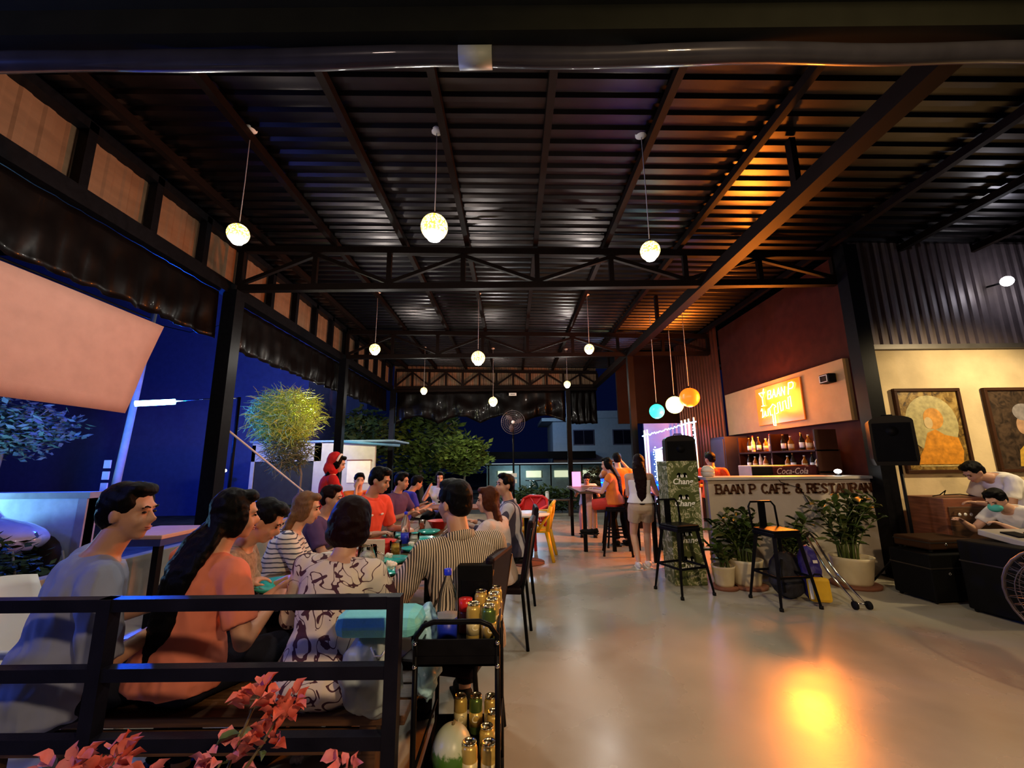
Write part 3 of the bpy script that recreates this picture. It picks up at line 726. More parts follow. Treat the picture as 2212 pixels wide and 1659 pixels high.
# turquoise towel over the bench end
cy_ = thing('folded_towel', (-.6, 1.98, .78), 'turquoise folded cloth lying over the pale bag next to the railing end', 'cloth')
tq = M('turquoise_cloth', (.2, .68, .74), .85, var=.1, bump=.3, bs=60)
MB().bbox(-.16, -.1, 0, .2, .1, .1, .045).build('folded_layer', tq, cy_)
bg = thing('plastic_bag', (-.62, 2.0, .45), 'pale grey translucent carrier bag standing on the bench under the turquoise cloth', 'bag')
m0 = MB(); m0.ell((0, 0, .16), (.13, .09, .17)); bgm = remesh(m0, 'bag_body', .012, M('greyish_plastic_bag', (.3, .36, .38), .4, bump=.4, bs=12), 2, .02, 9); o = put(bgm, 'bag_body', bg)
MB().tube([(.02, -.09, .3), (.04, -.1, .27), (.07, -.1, .27), (.09, -.09, .3)], .004, 6).build('handle', whitep, bg)
fb = thing('crumpled_bag', (-.4, 2.12, .45), 'crumpled pale blue plastic wrap behind the railing corner post', 'bag')
m0 = MB(); m0.ell((0, 0, .2), (.05, .1, .2)); o = put(remesh(m0, 'wrap', .012, M('pale_blue_plastic', (.35, .62, .72), .25, bump=.6, bs=25), 1, .03, 14), 'wrap', fb)
# ================================================================ TABLE THINGS
pl_me = MB().lathe([(.0001, .006), (.06, .006), (.075, .012), (.12, .028), (.122, .024), (.078, .002), (.0001, .0)], n=28).mesh('plate', tealp)
def plate(x, y, label, s=1, food=None, z=.751):
    t = bpy.data.objects.new('dinner_plate', pl_me); C.objects.link(t); tag(t, label, 'plate', 'teal plates on the long table', loc=(x, y, z)); t.scale = (s, s, s*1.3)
    return t
plate(-1.43, 2.72, 'large teal plate nearest the viewer, left of the floral shirt', 1.3)
plate(-.87, 3.05, 'teal plate on the right table edge beside the glass pitcher', .8)
plate(-.93, 3.42, 'teal plate with a fork near the tissue box', .95)
plate(-.9, 3.85, 'teal bowl plate near the ashtray by the striped arm', .75)
plate(-1.25, 4.55, 'teal plate in front of the red shirted man', 1)
plate(-1.05, 4.4, 'teal plate with rice scraps near the table middle', .9)
plate(-.92, 4.75, 'teal plate left of the striped man head, far', 1)
plate(-.88, 4.3, 'teal plate behind the striped man forearm', .95)
def fork(x, y, rz, label):
    mb = MB(); mb.box(-.004, -.09, 0, .004, .03, .003); mb.box(-.012, .03, 0, .012, .06, .003)
    for k in (-1, 0, 1): mb.box(k*.009-.002, .06, 0, k*.009+.002, .095, .003)
    mb.build('fork', chrome, None, label=label, cat='cutlery', loc=(x, y, .775), rz=rz)
fork(-1.55, 2.7, .9, 'fork lying across the large teal plate rim')
fork(-.86, 3.4, -.8, 'fork resting on the teal plate near the tissue box')
def tumbler(x, y, r, h, label, fill=None, name='drinking_glass'):
    t = thing(name, (x, y, .751), label, 'glass', 'drinking glasses on the long table')
    MB().lathe([(.0001, 0), (r*.85, 0), (r, h), (r*.93, h), (r*.78, .008), (.0001, .008)], n=20).build('glass_wall', glass, t)
    if fill: MB().lathe([(.0001, .01), (r*.76, .01), (r*.86, h*.6), (.0001, h*.6)], n=16).build('drink', fill, t)
    return t
ice = M('cloudy_ice', (.62, .64, .5), .3, bump=.8, bs=40, var=.2)
t = thing('glass_pitcher', (-.93, 2.8, .751), 'big glass pitcher of yellowish iced beer beside the floral shirt', 'pitcher')
MB().lathe([(.0001, 0), (.06, 0), (.07, .02), (.062, .15), (.055, .24), (.05, .24), (.056, .15), (.062, .02), (.0001, .012)], n=24).build('glass_wall', glass, t)
MB().lathe([(.0001, .014), (.06, .02), (.056, .12), (.0001, .12)], n=20).build('beer', amber, t)
MB().lathe([(.0001, .121), (.05, .121), (.048, .18), (.0001, .19)], n=14).build('ice', ice, t)
MB().tube([(.06, 0, .2), (.1, 0, .18), (.1, 0, .08), (.065, 0, .05)], .008, 8).build('handle', glass, t)
tumbler(-1.02, 3.0, .045, .14, 'tall glass of ice just behind the pitcher', ice)
tumbler(-.98, 3.65, .05, .12, 'amber iced drink near the red bowl', amber)
tumbler(-1.18, 4.2, .045, .11, 'glass of pink drink before the red shirt', M('pink_drink', (.8, .25, .15), .2, trans=.5, var=0))
tumbler(-1.05, 5.0, .04, .11, 'farther glass of pink drink left of the water bottle', M('pink_drink', (.8, .25, .15), .2))
tumbler(-.92, 4.05, .05, .12, 'iced glass right of the small water bottle', ice)
tumbler(-1.2, 3.35, .05, .14, 'reddish plastic cup beside the bob haired woman', M('pink_cup', (.7, .15, .1), .2, trans=.4, var=0))
bottle((-1.02, 4.12, .751), .042, .3, 'water bottle with a blue label standing on the long table', 0, lab=bluelab)
rb = thing('red_bowl', (-.88, 5.1, .751), 'bright red plastic bowl near the far end of the long table', 'bowl')
MB().lathe([(.0001, 0), (.07, 0), (.12, .09), (.125, .09), (.075, -.0), (.0001, .006)][:4]+[(.115, .085), (.065, .01), (.0001, .01)], n=24).build('bowl_wall', redp, rb)
ml = MB(); ml.lathe([(.126, .088), (.13, .093), (.122, .095)], n=24).build('rim', redp, rb)
rp = thing('red_basket', (-1.12, 3.75, .751), 'dark red basket behind the menu card on the long table', 'basket')
MB().lathe([(.0001, 0), (.09, 0), (.12, .1), (.11, .1), (.08, .01), (.0001, .01)], n=24).build('basket_wall', M('dark_red_plastic', (.35, .01, .01), .35), rp)
MB().lathe([(.118, .098), (.126, .104), (.112, .106)], n=24).build('rim', redp, rp)
mc = thing('menu_card', (-1.03, 3.25, .751), 'upright cream menu card with a small bird sketch on the long table', 'card')
MB().bbox(-.075, -.01, 0, .075, .01, .2, .003).build('card', M('cream_card', (.65, .58, .4), .6), mc)
MB().add([(-.03, -.011, .15), (.0, -.011, .165), (.035, -.011, .145), (.01, -.011, .15), (-.01, -.011, .135)], [(0, 1, 2, 3, 4)]).build('bird_sketch', blk, mc)
mc2 = thing('menu_card', (-1.12, 7.5, .751), 'small white menu card on the far reddish table', 'card')
MB().bbox(-.07, -.01, 0, .07, .01, .17, .003).build('card', paper, mc2)
MB().add([(-.03, -.011, .1), (.0, -.011, .115), (.035, -.011, .095), (.01, -.011, .1)], [(0, 1, 2, 3)]).build('mark', redp, mc2)
def tissue(x, y, z, s, label):
    m0 = MB(); m0.ell((0, 0, s*.7), (s, s*.8, s*.7)); o = put(remesh(m0, 'crumpled_tissue', s/7, paper, 1, s*.45, 30), 'crumpled_tissue', None, (x, y, z)); tag(o, label, 'tissue', 'crumpled tissues')
tissue(-.99, 3.5, .765, .028, 'crumpled white tissue beside the teal plate')
tissue(-.85, 3.05, .79, .035, 'bluish crumpled tissue on the nearest right plate')
tissue(-.9, 3.86, .79, .025, 'crumpled tissue on the plate by the striped arm')
tissue(-1.1, 4.6, .79, .03, 'scraps piled on the plate before the red shirt')
tissue(-1.12, 2.45, .0, .0301, 'white crumpled tissue on the floor under the bench') 
# ================================================================ RIGHT SIDE
bw = thing('promotional_banner', (2.16, 5.62, 0), 'tall green camouflage printed promotional box with two white beer logos', 'banner')
cm = M('green_camouflage_print', (.15, .17, .06), .45, var=0); nt, b = nodes(cm); tc = nt.nodes.new('ShaderNodeTexCoord')
wv = nt.nodes.new('ShaderNodeTexNoise'); wv.inputs['Scale'].default_value = 7; wv.inputs['Distortion'].default_value = 2.2; wv.inputs['Detail'].default_value = 2
nt.links.new(tc.outputs['Object'], wv.inputs['Vector'])
nt.links.new(ramp(nt, wv.outputs[0], [(0, (.06, .08, .02)), (.46, (.12, .14, .04)), (.53, (.5, .48, .3)), (.58, (.14, .17, .06))], True), b.inputs['Base Color'])
MB().bbox(-.19, -.16, 0, .21, .2, 1.5, .01).build('printed_box', cm, bw)
pw = M('white_print', (.9, .9, .8), .5, var=0); gd = M('dark_green_print', (.07, .09, .02), .5, var=0)
for z in (1.27, 1.0, .56, .26):
    MB().add([(.15*cos(a)*1, -.163, z+.02+.12*sin(a)) for a in [2*pi*i/20 for i in range(20)]], [tuple(range(20))]).build('round_patch', gd, bw)
    text('logo_text', 'Chang', pw, bw, (0, -.166, z-.03), (pi/2, 0, 0), .1, .001, .2, offset=.002)
    mb = MB()
    for s in (-1, 1):     # two little facing animals over the word
        mb.lathe([(.0001, 0), (.028, 0)], m=Matrix.Rotation(pi/2, 3, 'X'), c=(s*.038, -.166, z+.055), n=12)
        mb.add([(s*.06, -.167, z+.05), (s*.066, -.167, z+.02), (s*.05, -.167, z+.02), (s*.045, -.167, z+.05)], [(0, 1, 2, 3)])
        mb.add([(s*.015, -.167, z+.065), (s*.004, -.167, z+.05), (s*.002, -.167, z+.02), (s*.01, -.167, z+.02), (s*.022, -.167, z+.04)], [(0, 1, 2, 3, 4)])
    mb.build('animal_emblem', pw, bw)
def speaker(loc, rz, label, w=.38, h=.62, d=.36):
    t = thing('loudspeaker', loc, label, 'speaker', rz=rz)
    mb = MB(); n = 10; pts = []
    for i in range(n+1):
        a = pi*i/n; pts.append((w/2*cos(a)*.98, h-.07+.07*sin(a)))
    prof = [(w/2*.9, 0), (w/2, .08)]+pts+[(-w/2, .08), (-w/2*.9, 0)]
    vs = [(x, y, z) for y in (-d/2, d/2) for x, z in prof]; N = len(prof)
    mb.add(vs, [tuple(range(N)), tuple(range(2*N-1, N-1, -1))]+[(i, i+N, (i+1) % N+N, (i+1) % N) for i in range(N)])
    mb.build('cabinet', M('black_speaker_cabinet', (.005, .004, .004), .4, spec=.3), t)
    MB().bbox(-w/2+.03, -d/2-.012, .05, w/2-.03, -d/2, h-.09, .004).build('grille', M('black_mesh_grille', (.006, .006, .006), .5, .3, bump=.8, bs=400), t)
    MB().lathe([(.0001, 0), (.06, 0), (.05, -.01)], m=Matrix.Rotation(pi/2, 3, 'X'), c=(0, -d/2-.013, h*.68), n=18).build('horn', blk, t)
    MB().tube([(-.06, 0, h), (-.05, 0, h+.02), (.05, 0, h+.02), (.06, 0, h)], .008, 6).build('handle', blk, t)
    return t
def tripod(loc, h, label, r=.45, mat=black, name='speaker_stand'):
    t = thing(name, loc, label, 'stand')
    MB().tube([(0, 0, .12), (0, 0, h)], .018, 10).build('pole', mat, t)
    MB().lathe([(.03, .5), (.035, .52), (.035, .58), (.03, .6)], n=12).build('collar', mat, t)
    for k in range(3):
        a = 2*pi*k/3+.5
        MB().tube([(.02*cos(a), .02*sin(a), .55), (r*cos(a), r*sin(a), .015)], .012, 8).build('leg', mat, t)
        MB().tube([(.0, 0, .2), (r*.5*cos(a), r*.5*sin(a), .285)], .008, 6).build('brace', mat, t)
        MB().ell((r*cos(a), r*sin(a), .018), .018, n=8, k=6).build('rubber_foot', rubber, t)
    return t
b4 = thing('speaker_plinth', (2.4, 6.2, 0), 'black plinth behind the camouflage banner carrying a loudspeaker', 'plinth')
MB().bbox(-.2, -.2, 0, .2, .2, 1.22, .01).build('plinth_body', blk, b4); MB().bbox(-.22, -.22, 1.22, .22, .22, 1.25, .005).build('plinth_top', blk, b4)
speaker((2.44, 6.2, 1.25), radians(-12), 'black loudspeaker with a rounded top above the camouflage banner', .42, .62, .3)
tripod((4.78, 5.25, 0), 1.42, 'black tripod stand carrying the loudspeaker left of the portrait')
speaker((4.72, 5.25, 1.42), radians(-35), 'black loudspeaker on a tripod left of the golden portrait', .42, .6, .4)
# posters
def poster(x, label, seed, kindof):
    t = thing('framed_picture', (x, 5.87, 1.3), label, 'picture')
    fr = M('dark_wood_frame', (.05, .022, .012), .35)
    W, H_ = .94, 1.18
    for (a, b_, c, d) in ((0, 0, W, .045), (0, H_-.045, W, H_), (0, .045, .045, H_-.045), (W-.045, .045, W, H_-.045)):
        MB().bbox(a, -.03, b_, c, .02, d, .006).build('frame_bar', fr, t)
    im = bpy.data.materials.get('x')
    m = M('golden_print_%d' % seed if False else 'print_'+kindof, (.3, .2, .05), .35, var=0); nt, b = nodes(m); tc = nt.nodes.new('ShaderNodeTexCoord')
    n1 = nt.nodes.new('ShaderNodeTexNoise'); n1.inputs['Scale'].default_value = 9; n1.inputs['Distortion'].default_value = 1.5
    mp = nt.nodes.new('ShaderNodeMapping'); mp.inputs['Location'].default_value = (seed, 0, seed*2); nt.links.new(tc.outputs['Object'], mp.inputs[0]); nt.links.new(mp.outputs[0], n1.inputs['Vector'])
    st = [(.3, (.05, .03, .01)), (.5, (.22, .13, .03)), (.7, (.4, .27, .08))] if kindof == 'golden' else [(.3, (.02, .014, .01)), (.7, (.08, .05, .03))]
    nt.links.new(ramp(nt, n1.outputs[0], st), b.inputs['Base Color'])
    MB().box(.045, -.005, .045, W-.045, .0, H_-.045).build('print', m, t)
    def blob(name, pts, col, dy, mname, nz=.3):
        mm = M(mname, col, .45, var=nz, vs=14)
        MB().add([(p[0], -.006-dy, p[1]) for p in pts], [tuple(range(len(pts)))]).build(name, mm, t)
    el = lambda cx_, cz, rx, rz_, a0=0, a1=2*pi, n=24: [(cx_+rx*cos(a0+(a1-a0)*i/n), cz+rz_*sin(a0+(a1-a0)*i/n)) for i in range(n)]
    if kindof == 'golden':
        blob('arched_panel', el(.47, .68, .37, .4), (.42, .36, .16), .001, 'pale_gold_print')
        blob('robe_shape', [(.15, .12), (.8, .12), (.84, .3), (.8, .48), (.62, .52), (.5, .6), (.38, .55), (.3, .35)], (.62, .25, .02), .002, 'orange_gold_print')
        blob('hair_shape', el(.5, .75, .14, .15), (.6, .28, .05), .003, 'amber_print')
        blob('face_shape', el(.42, .69, .06, .08), (.6, .45, .22), .004, 'pale_skin_print', .1)
        blob('lower_border', [(.2, .09), (.8, .09), (.8, .105), (.2, .105)], (.55, .45, .2), .005, 'pale_gold_line')
    else:
        blob('figure_shape', [(.3, .08), (.86, .08), (.86, .48), (.66, .5), (.5, .44), (.34, .3)], (.5, .3, .04), .001, 'gold_cloth_print')
        blob('face_shape', el(.45, .64, .08, .12), (.4, .24, .14), .002, 'dim_face_print', .2)
        blob('headdress_shape', el(.5, .83, .15, .12), (.22, .2, .2), .003, 'grey_headdress_print')
poster(5.42, 'golden art print with an orange robed figure in a dark frame on the cream wall', 3, 'golden')
poster(6.7, 'dark framed portrait cut off by the right edge of the view', 8, 'dark')
# bar interior
sh = thing('bottle_shelf', (4.72, 7.35, 0), 'dark bar shelf unit with bottles below the neon sign', 'shelf')
dk = M('dark_bar_wood', (.03, .01, .005), .45)
for z in (.03, .9, 1.3, 1.62): MB().bbox(-.15, -1.0, z, .18, 1.2, z+.03, .004).build('shelf_board', dk, sh)
for y in (-1.0, .1, 1.17): MB().box(-.15, y, 0, .18, y+.03, 1.95).build('upright', dk, sh)
MB().box(.18, -1.0, 0, .2, 1.2, 1.65).build('back_panel', dk, sh)
bm = [M('dark_bottle_glass', (.03, .02, .01), .1), M('amber_bottle_glass', (.3, .1, .01), .1), M('clear_bottle_glass', (.5, .4, .3), .08), M('green_bottle_glass', (.02, .08, .02), .1)]
random.seed(4); n_ = 0
capmats = [M('gold_cap', (.6, .4, .1), .3, .8), M('white_cap', (.7, .7, .65), .4), M('red_cap', (.5, .03, .02), .4)]
protos = []
def liquor(kind):
    t = thing('liquor_bottle', (0, 0, 0), 'x', 'bottle', 'liquor bottles on the bar shelf')
    r, h = [(.038, .28), (.045, .24), (.034, .31)][kind]
    MB().lathe([(r*.9, 0), (r, .02), (r, h*.6), (r*.35, h*.78), (r*.32, h*.93)], n=14).build('bottle_body', bm[[0, 1, 2][kind]], t)
    MB().lathe([(r*.36, h*.92), (r*.36, h), (.0001, h)], n=10).build('cap', capmats[kind], t)
    MB().lathe([(r*1.02, h*.15), (r*1.02, h*.45)], n=14).build('label', [paper, M('cream_label', (.6, .5, .3), .6), M('pale_label', (.6, .55, .5), .6)][kind], t)
    return t
protos = [liquor(k) for k in range(3)]
lw = [('near the front', 0), ('in the middle', 1), ('towards the back', 2)]
used = set()
for zi, z in enumerate((1.65, 1.33)):
    ys = [6.45, 6.62, 6.8, 7.02, 7.2, 7.62, 7.78, 7.95, 8.15, 8.33]
    for i, y in enumerate(ys):
        k = random.choice((0, 1, 2)); src = protos[k]
        ordn = ['nearest', 'second', 'third', 'fourth', 'fifth', 'sixth', 'seventh', 'eighth', 'ninth', 'farthest'][i]
        lb = '%s %s bottle from the near end on the %s bar shelf' % (ordn, ['dark', 'squat amber', 'tall clear'][k], ['upper', 'lower'][zi])
        if src['label'] == 'x': src.location = (4.66, y, z); src['label'] = lb
        else: dup(src, (4.66+random.uniform(-.03, .03), y, z), 0, lb)
for p in protos:
    if p['label'] == 'x': p['label'] = 'spare'
# tall dark fridge at the far end, cooler with lettering, microwave
fr = thing('tall_cabinet', (4.7, 9.2, 0), 'tall purplish grey cabinet at the far end of the bar', 'cabinet')
MB().bbox(-.22, -.3, 0, .28, .3, 2.0, .01).build('cabinet_body', M('purple_grey_paint', (.05, .035, .045), .5), fr)
MB().bbox(-.245, -.28, .05, -.22, .28, 1.95, .006).build('door', M('purple_grey_door', (.06, .045, .055), .45), fr)
MB().tube([(-.26, .2, .9), (-.27, .2, 1.3)], .01, 6).build('handle', chrome, fr)
cc = thing('drinks_cooler', (4.4, 6.42, 0), 'low dark red drinks cooler with white script lettering behind the counter', 'cooler')
MB().bbox(-.5, .02, 0, .4, .45, 1.42, .02).build('cooler_body', M('dark_cooler_red', (.09, .01, .008), .35), cc)
MB().bbox(-.48, .0, 1.24, .38, .02, 1.4, .004).build('front_band', M('dark_cooler_band', (.05, .01, .01), .4), cc)
text('script_lettering', 'Coca-Cola', M('pale_script_print', (.6, .45, .4), .5, var=0), cc, (-.2, -.004, 1.33), (pi/2, 0, 0), .13, .001, .35, sx=.85)
mw = thing('microwave_oven', (3.85, 6.62, 0), 'dark microwave with a pale side on the back bar', 'appliance')
MB().bbox(-.25, -.18, 1.12, .25, .18, 1.42, .01).build('oven_body', M('pale_metal_casing', (.5, .4, .33), .4, .3), mw)
MB().bbox(-.24, -.195, 1.14, .16, -.18, 1.4, .006).build('oven_door', blk, mw)
MB().box(-.22, -.15, 0, .22, .15, 1.12).build('support_cabinet', dk, mw)
cl = thing('counter_glint', (4.55, 5.97, 1.275), 'small white reflection glint shaped as a glowing bulb on the counter near the column', 'lamp')  # glowing bulb stands in for a reflection on the counter
MB().lathe([(.04, 0), (.04, .01), (.012, .02), (.012, .035)], n=14).build('glint_base', black, cl); MB().ell((0, 0, .06), (.045, .045, .03), n=14, k=8).build('bulb', BULB, cl)
rc = thing('rice_cooker', (2.78, 6.08, 1.275), 'round white lidded pot at the left end of the counter', 'pot')
MB().lathe([(.07, 0), (.09, .02), (.09, .07)], n=20).build('pot_body', M('grey_pot', (.5, .5, .5), .4), rc); MB().lathe([(.092, .07), (.085, .11), (.05, .15), (.0001, .16)], n=20).build('lid', whitep, rc)
cam2 = thing('security_camera', (4.9, 6.3, 2.72), 'small camera box with a pale outline on the bar wall near the column', 'camera')
MB().bbox(-.1, -.1, -.07, .02, .1, .07, .01).build('housing', blk, cam2)
mb = MB(); P = [(-.104, -.07, .05), (-.104, -.07, -.05), (-.104, .08, -.05), (-.104, .08, .05)]
for i in range(4): mb.bar(P[i], P[(i+1) % 4], .008)
mb.build('pale_rim', whitep, cam2)
cb = MB().tube([(3.6, 5.84, 1.27), (3.65, 5.83, 1.2), (3.9, 5.83, 1.12), (4.0, 5.83, .9)], .004, 6).build('power_cable', blk, label='thin black cable hanging down the counter front', cat='cable')
# planters with fleshy stems of oval leaves
leafm = [M('dark_glossy_leaf', (.035, .06, .012), .3, var=.3, vs=20), M('olive_leaf', (.09, .11, .03), .35, var=.3, vs=20)]
def leaf_mesh(l, w_, mat, name='leaf'):
    vs = [(0, 0, 0)]; prof = [(.25, .8), (.5, 1), (.75, .72)]
    for t, ww in prof: vs += [(-w_/2*ww, l*t, .01), (0, l*t, -.004), (w_/2*ww, l*t, .01)]
    vs.append((0, l, -.01))
    fs = [(0, 2, 1), (0, 3, 2)]
    for k in range(2):
        a = 1+3*k; fs += [(a, a+1, a+4, a+3), (a+1, a+2, a+5, a+4)]
    fs += [(7, 8, 10), (8, 9, 10)]
    return MB().add(vs, fs, True).mesh(name, mat)
LM = [leaf_mesh(.11, .055, m) for m in leafm]+[leaf_mesh(.085, .04, m) for m in leafm]
def planter(x, y, r, h, label, nst, ht, spread, seed, potm=cream, leafn=10):
    rnd = random.Random(seed)
    t = thing('potted_plant', (x, y, 0), label, 'plant')
    MB().lathe([(r*.95, 0), (r*1.15, 0), (r*1.18, .03), (r*1.1, .035)], n=24).build('saucer', terrac, t)
    p = MB().lathe([(r*.78, .03), (r*.82, .06), (r, h*.9), (r*1.05, h), (r*.95, h), (r*.9, h*.9), (.0001, h*.88)], n=28).build('pot', potm, t)
    for i in range(nst):
        a = rnd.uniform(0, 2*pi); sp = rnd.uniform(.3, 1)*spread; hh = ht*rnd.uniform(.6, 1); x0, y0 = rnd.uniform(-.5, .5)*r, rnd.uniform(-.5, .5)*r
        P = [V((x0+cos(a)*sp*q*q, (y0+sin(a)*sp*q*q)*.8, h*.85+hh*q-sp*.35*q**3)) for q in (0, .25, .5, .75, 1)]
        s = MB().tube(P, [.009, .008, .007, .005, .003], 5).build('stem', M('green_stem', (.09, .13, .03), .4), t)
        for k in range(leafn):
            q = .3+.7*k/(leafn-1); j = min(3, int(q*4)); f = q*4-j; pt = P[j].lerp(P[j+1], f)
            ang = a+(pi/2)*(1 if k % 2 else -1)+rnd.uniform(-.5, .5)
            o = put(LM[rnd.choice((0, 0, 1, 2, 3))], 'leaf', s, pt, (rnd.uniform(-.2, .9), rnd.uniform(-.5, .5), ang), rnd.uniform(1.0, 1.6))
    return t
planter(2.82, 5.4, .19, .32, 'cream potted plant behind the left stool, trailing dark leaves, middle planter of three', 20, .72, .42, 1)
planter(3.42, 5.42, .17, .3, 'leafy plant in a pot hidden behind the front bar stool', 12, .6, .3, 2)
planter(4.12, 5.4, .22, .34, 'largest cream potted plant with big dark leaves in front of the counter end', 26, .92, .5, 3)
planter(2.52, 5.35, .13, .26, 'small dim potted plant beside the camouflage banner', 7, .35, .3, 5)
# luggage
bk = thing('backpack', (3.05, 4.98, 0), 'dark backpack and bag pile with a purple top under the second bar stool', 'bag')
m0 = MB(); m0.ell((0, 0, .24), (.2, .13, .25)); m0.ell((-.02, -.1, .16), (.15, .06, .14))
put(remesh(m0, 'bag_body', .015, M('dark_grey_nylon', (.03, .03, .035), .6, bump=.3, bs=90), 3, .012, 9), 'bag_body', bk)
MB().tube([(-.1, -.1, .42), (-.16, -.16, .3), (-.14, -.16, .1)], .014, 8).build('strap', rubber, bk); MB().tube([(-.05, 0, .48), (0, 0, .54), (.05, 0, .48)], .01, 8).build('carry_loop', rubber, bk)
bp_ = thing('purple_bag', (3.25, 4.9, 0), 'purple blue bag with a small white badge beside the dark backpack', 'bag')
m0 = MB(); m0.ell((0, 0, .28), (.12, .1, .29)); m0.ell((0, -.05, .2), (.1, .09, .19))
put(remesh(m0, 'bag_body', .014, M('purple_nylon', (.03, .02, .2), .45, bump=.3, bs=90), 3, .01, 9), 'bag_body', bp_)
MB().add([(-.02, -.112, .43), (.03, -.112, .43), (.03, -.118, .4), (-.02, -.118, .4)], [(0, 3, 2, 1)]).build('badge', paper, bp_)
MB().tube([(-.04, 0, .56), (0, 0, .61), (.04, 0, .56)], .009, 8).build('carry_loop', rubber, bp_)
yb = thing('yellow_case', (3.22, 4.72, .0), 'bright yellow square lunch case with a white edge leaning beside the bags', 'case')
ym = M('yellow_nylon', (.8, .48, .02), .5, bump=.1, bs=90)
mt = Matrix.Rotation(radians(-14), 4, 'Z') @ Matrix.Rotation(radians(-6), 4, 'X')
MB().bbox(-.1, -.05, .03, .1, .05, .27, .03, mt).build('case_body', ym, yb)
MB().bbox(-.108, -.056, .06, -.075, -.045, .25, .004, mt).build('white_stripe', paper, yb)
MB().tube([mt @ V(p) for p in ((-.04, 0, .27), (-.02, 0, .3), (.03, 0, .3), (.05, 0, .27))], .007, 6).build('carry_loop', rubber, yb)
ls = thing('folding_luggage_cart', (3.4, 4.8, 0), 'chrome folding luggage cart with small wheels right of the yellow case', 'cart')
MB().tube([(-.02, .25, .62), (.02, .05, .3), (.08, -.2, .06)], .012, 8).build('tube_frame', chrome, ls); MB().tube([(.05, .25, .62), (.1, .05, .3), (.17, -.2, .06)], .012, 8).build('tube_frame', chrome, ls)
MB().tube([(-.02, .25, .62), (.0, .27, .66), (.03, .27, .66), (.05, .25, .62)], .012, 8).build('handle', rubber, ls)
MB().tube([(.06, -.2, .05), (.2, -.22, .05)], .009, 8).build('axle', chrome, ls)
for x in (.06, .2): MB().lathe([(.0001, -.012), (.04, -.012), (.04, .012), (.0001, .012)], m=Matrix.Rotation(pi/2, 3, 'Y'), c=(x, -.22, .04), n=16).build('wheel', rubber, ls)
# stage gear on the right
cb_ = thing('wooden_amplifier_cabinet', (5.5, 5.5, 0), 'brown wooden cabinet with cables on top below the golden picture', 'cabinet')
MB().bbox(-.28, -.25, 0, .42, .25, 1.02, .01).build('cabinet_body', redwood, cb_); MB().bbox(-.24, -.262, .1, .36, -.25, .92, .006).build('front_panel', wood, cb_)
for k in range(3): MB().lathe([(.0001, 0), (.02, 0), (.018, -.015)], m=Matrix.Rotation(pi/2, 3, 'X'), c=(-.12+k*.07, -.263, .83), n=12).build('knob', whitep, cb_)
MB().tube([(5.3, 5.45, 1.03), (5.35, 5.4, 1.05), (5.45, 5.42, 1.1), (5.5, 5.5, 1.04), (5.65, 5.45, 1.05), (5.78, 5.4, 1.03)], .006, 6).build('cable', blk, label='black cable coiled on top of the wooden cabinet', cat='cable')
def flight(loc, sx, sy, h, label, rz=0, mat=blk):
    t = thing('equipment_case', loc, label, 'case', rz=rz)
    MB().bbox(-sx, -sy, .03, sx, sy, h, .015).build('case_body', mat, t)
    for x in (-1, 1):
        for y in (-1, 1): MB().ell((x*(sx-.04), y*(sy-.04), .02), .02, n=8, k=6).build('rubber_foot', rubber, t)
    MB().box(-sx-.003, -sy-.003, h*.7, sx+.003, sy+.003, h*.7+.012).build('lid_band', M('dull_metal_band', (.08, .07, .06), .4, .8), t)
    MB().lathe([(.0001, 0), (.015, 0), (.013, -.01)], m=Matrix.Rotation(pi/2, 3, 'X'), c=(-sx*.3, -sy-.003, h*.6), n=10).build('lock', chrome, t)
    return t
flight((4.66, 4.92, 0), .3, .22, .5, 'low black equipment case right of the largest planter', .1)
flight((4.72, 4.95, .5), .27, .2, .14, 'dark brown box lying on the low black case', .1, M('dark_brown_board', (.035, .015, .006), .6))
flight((4.95, 4.32, 0), .38, .25, .68, 'tall black equipment case in front of the seated technician', .15)
mx = thing('audio_mixer', (5.02, 4.34, .68), 'pale grey audio mixing desk on the tall black case', 'mixer')
mt = Matrix.Rotation(radians(8), 4, 'X')
MB().bbox(-.22, -.2, .01, .3, .2, .07, .01, mt).build('mixer_body', M('pale_grey_metal', (.4, .36, .3), .4), mx); MB().bbox(-.15, -.1, .07, .0, .06, .085, .004, mt).build('screen', blk, mx)
for k in range(6): MB().lathe([(.012, .07), (.01, .09), (.0001, .09)], c=(.04+.045*(k % 3), -.1+.1*(k//3), 0), n=8).build('knob', chrome, mx)
# small wooden bench far end, hedge etc. come later
fbn = thing('low_plank_bench', (.95, 12.3, 0), 'low plank bench with a pale post at the far end of the floor', 'bench')
MB().bbox(-.75, -.12, .42, .85, .12, .46, .006).build('plank', wood, fbn)
for x in (-.6, .65): MB().box(x-.03, -.08, 0, x+.03, .08, .42).build('leg', wood, fbn)
pp = thing('pale_bollard', (1.0, 12.65, 0), 'pale round post behind the plank bench', 'post')
MB().tube([(0, 0, 0), (0, 0, .62)], .055, 12).build('post_shaft', whitep, pp); MB().ell((0, 0, .63), (.06, .06, .04), n=12, k=6).build('post_cap', whitep, pp)
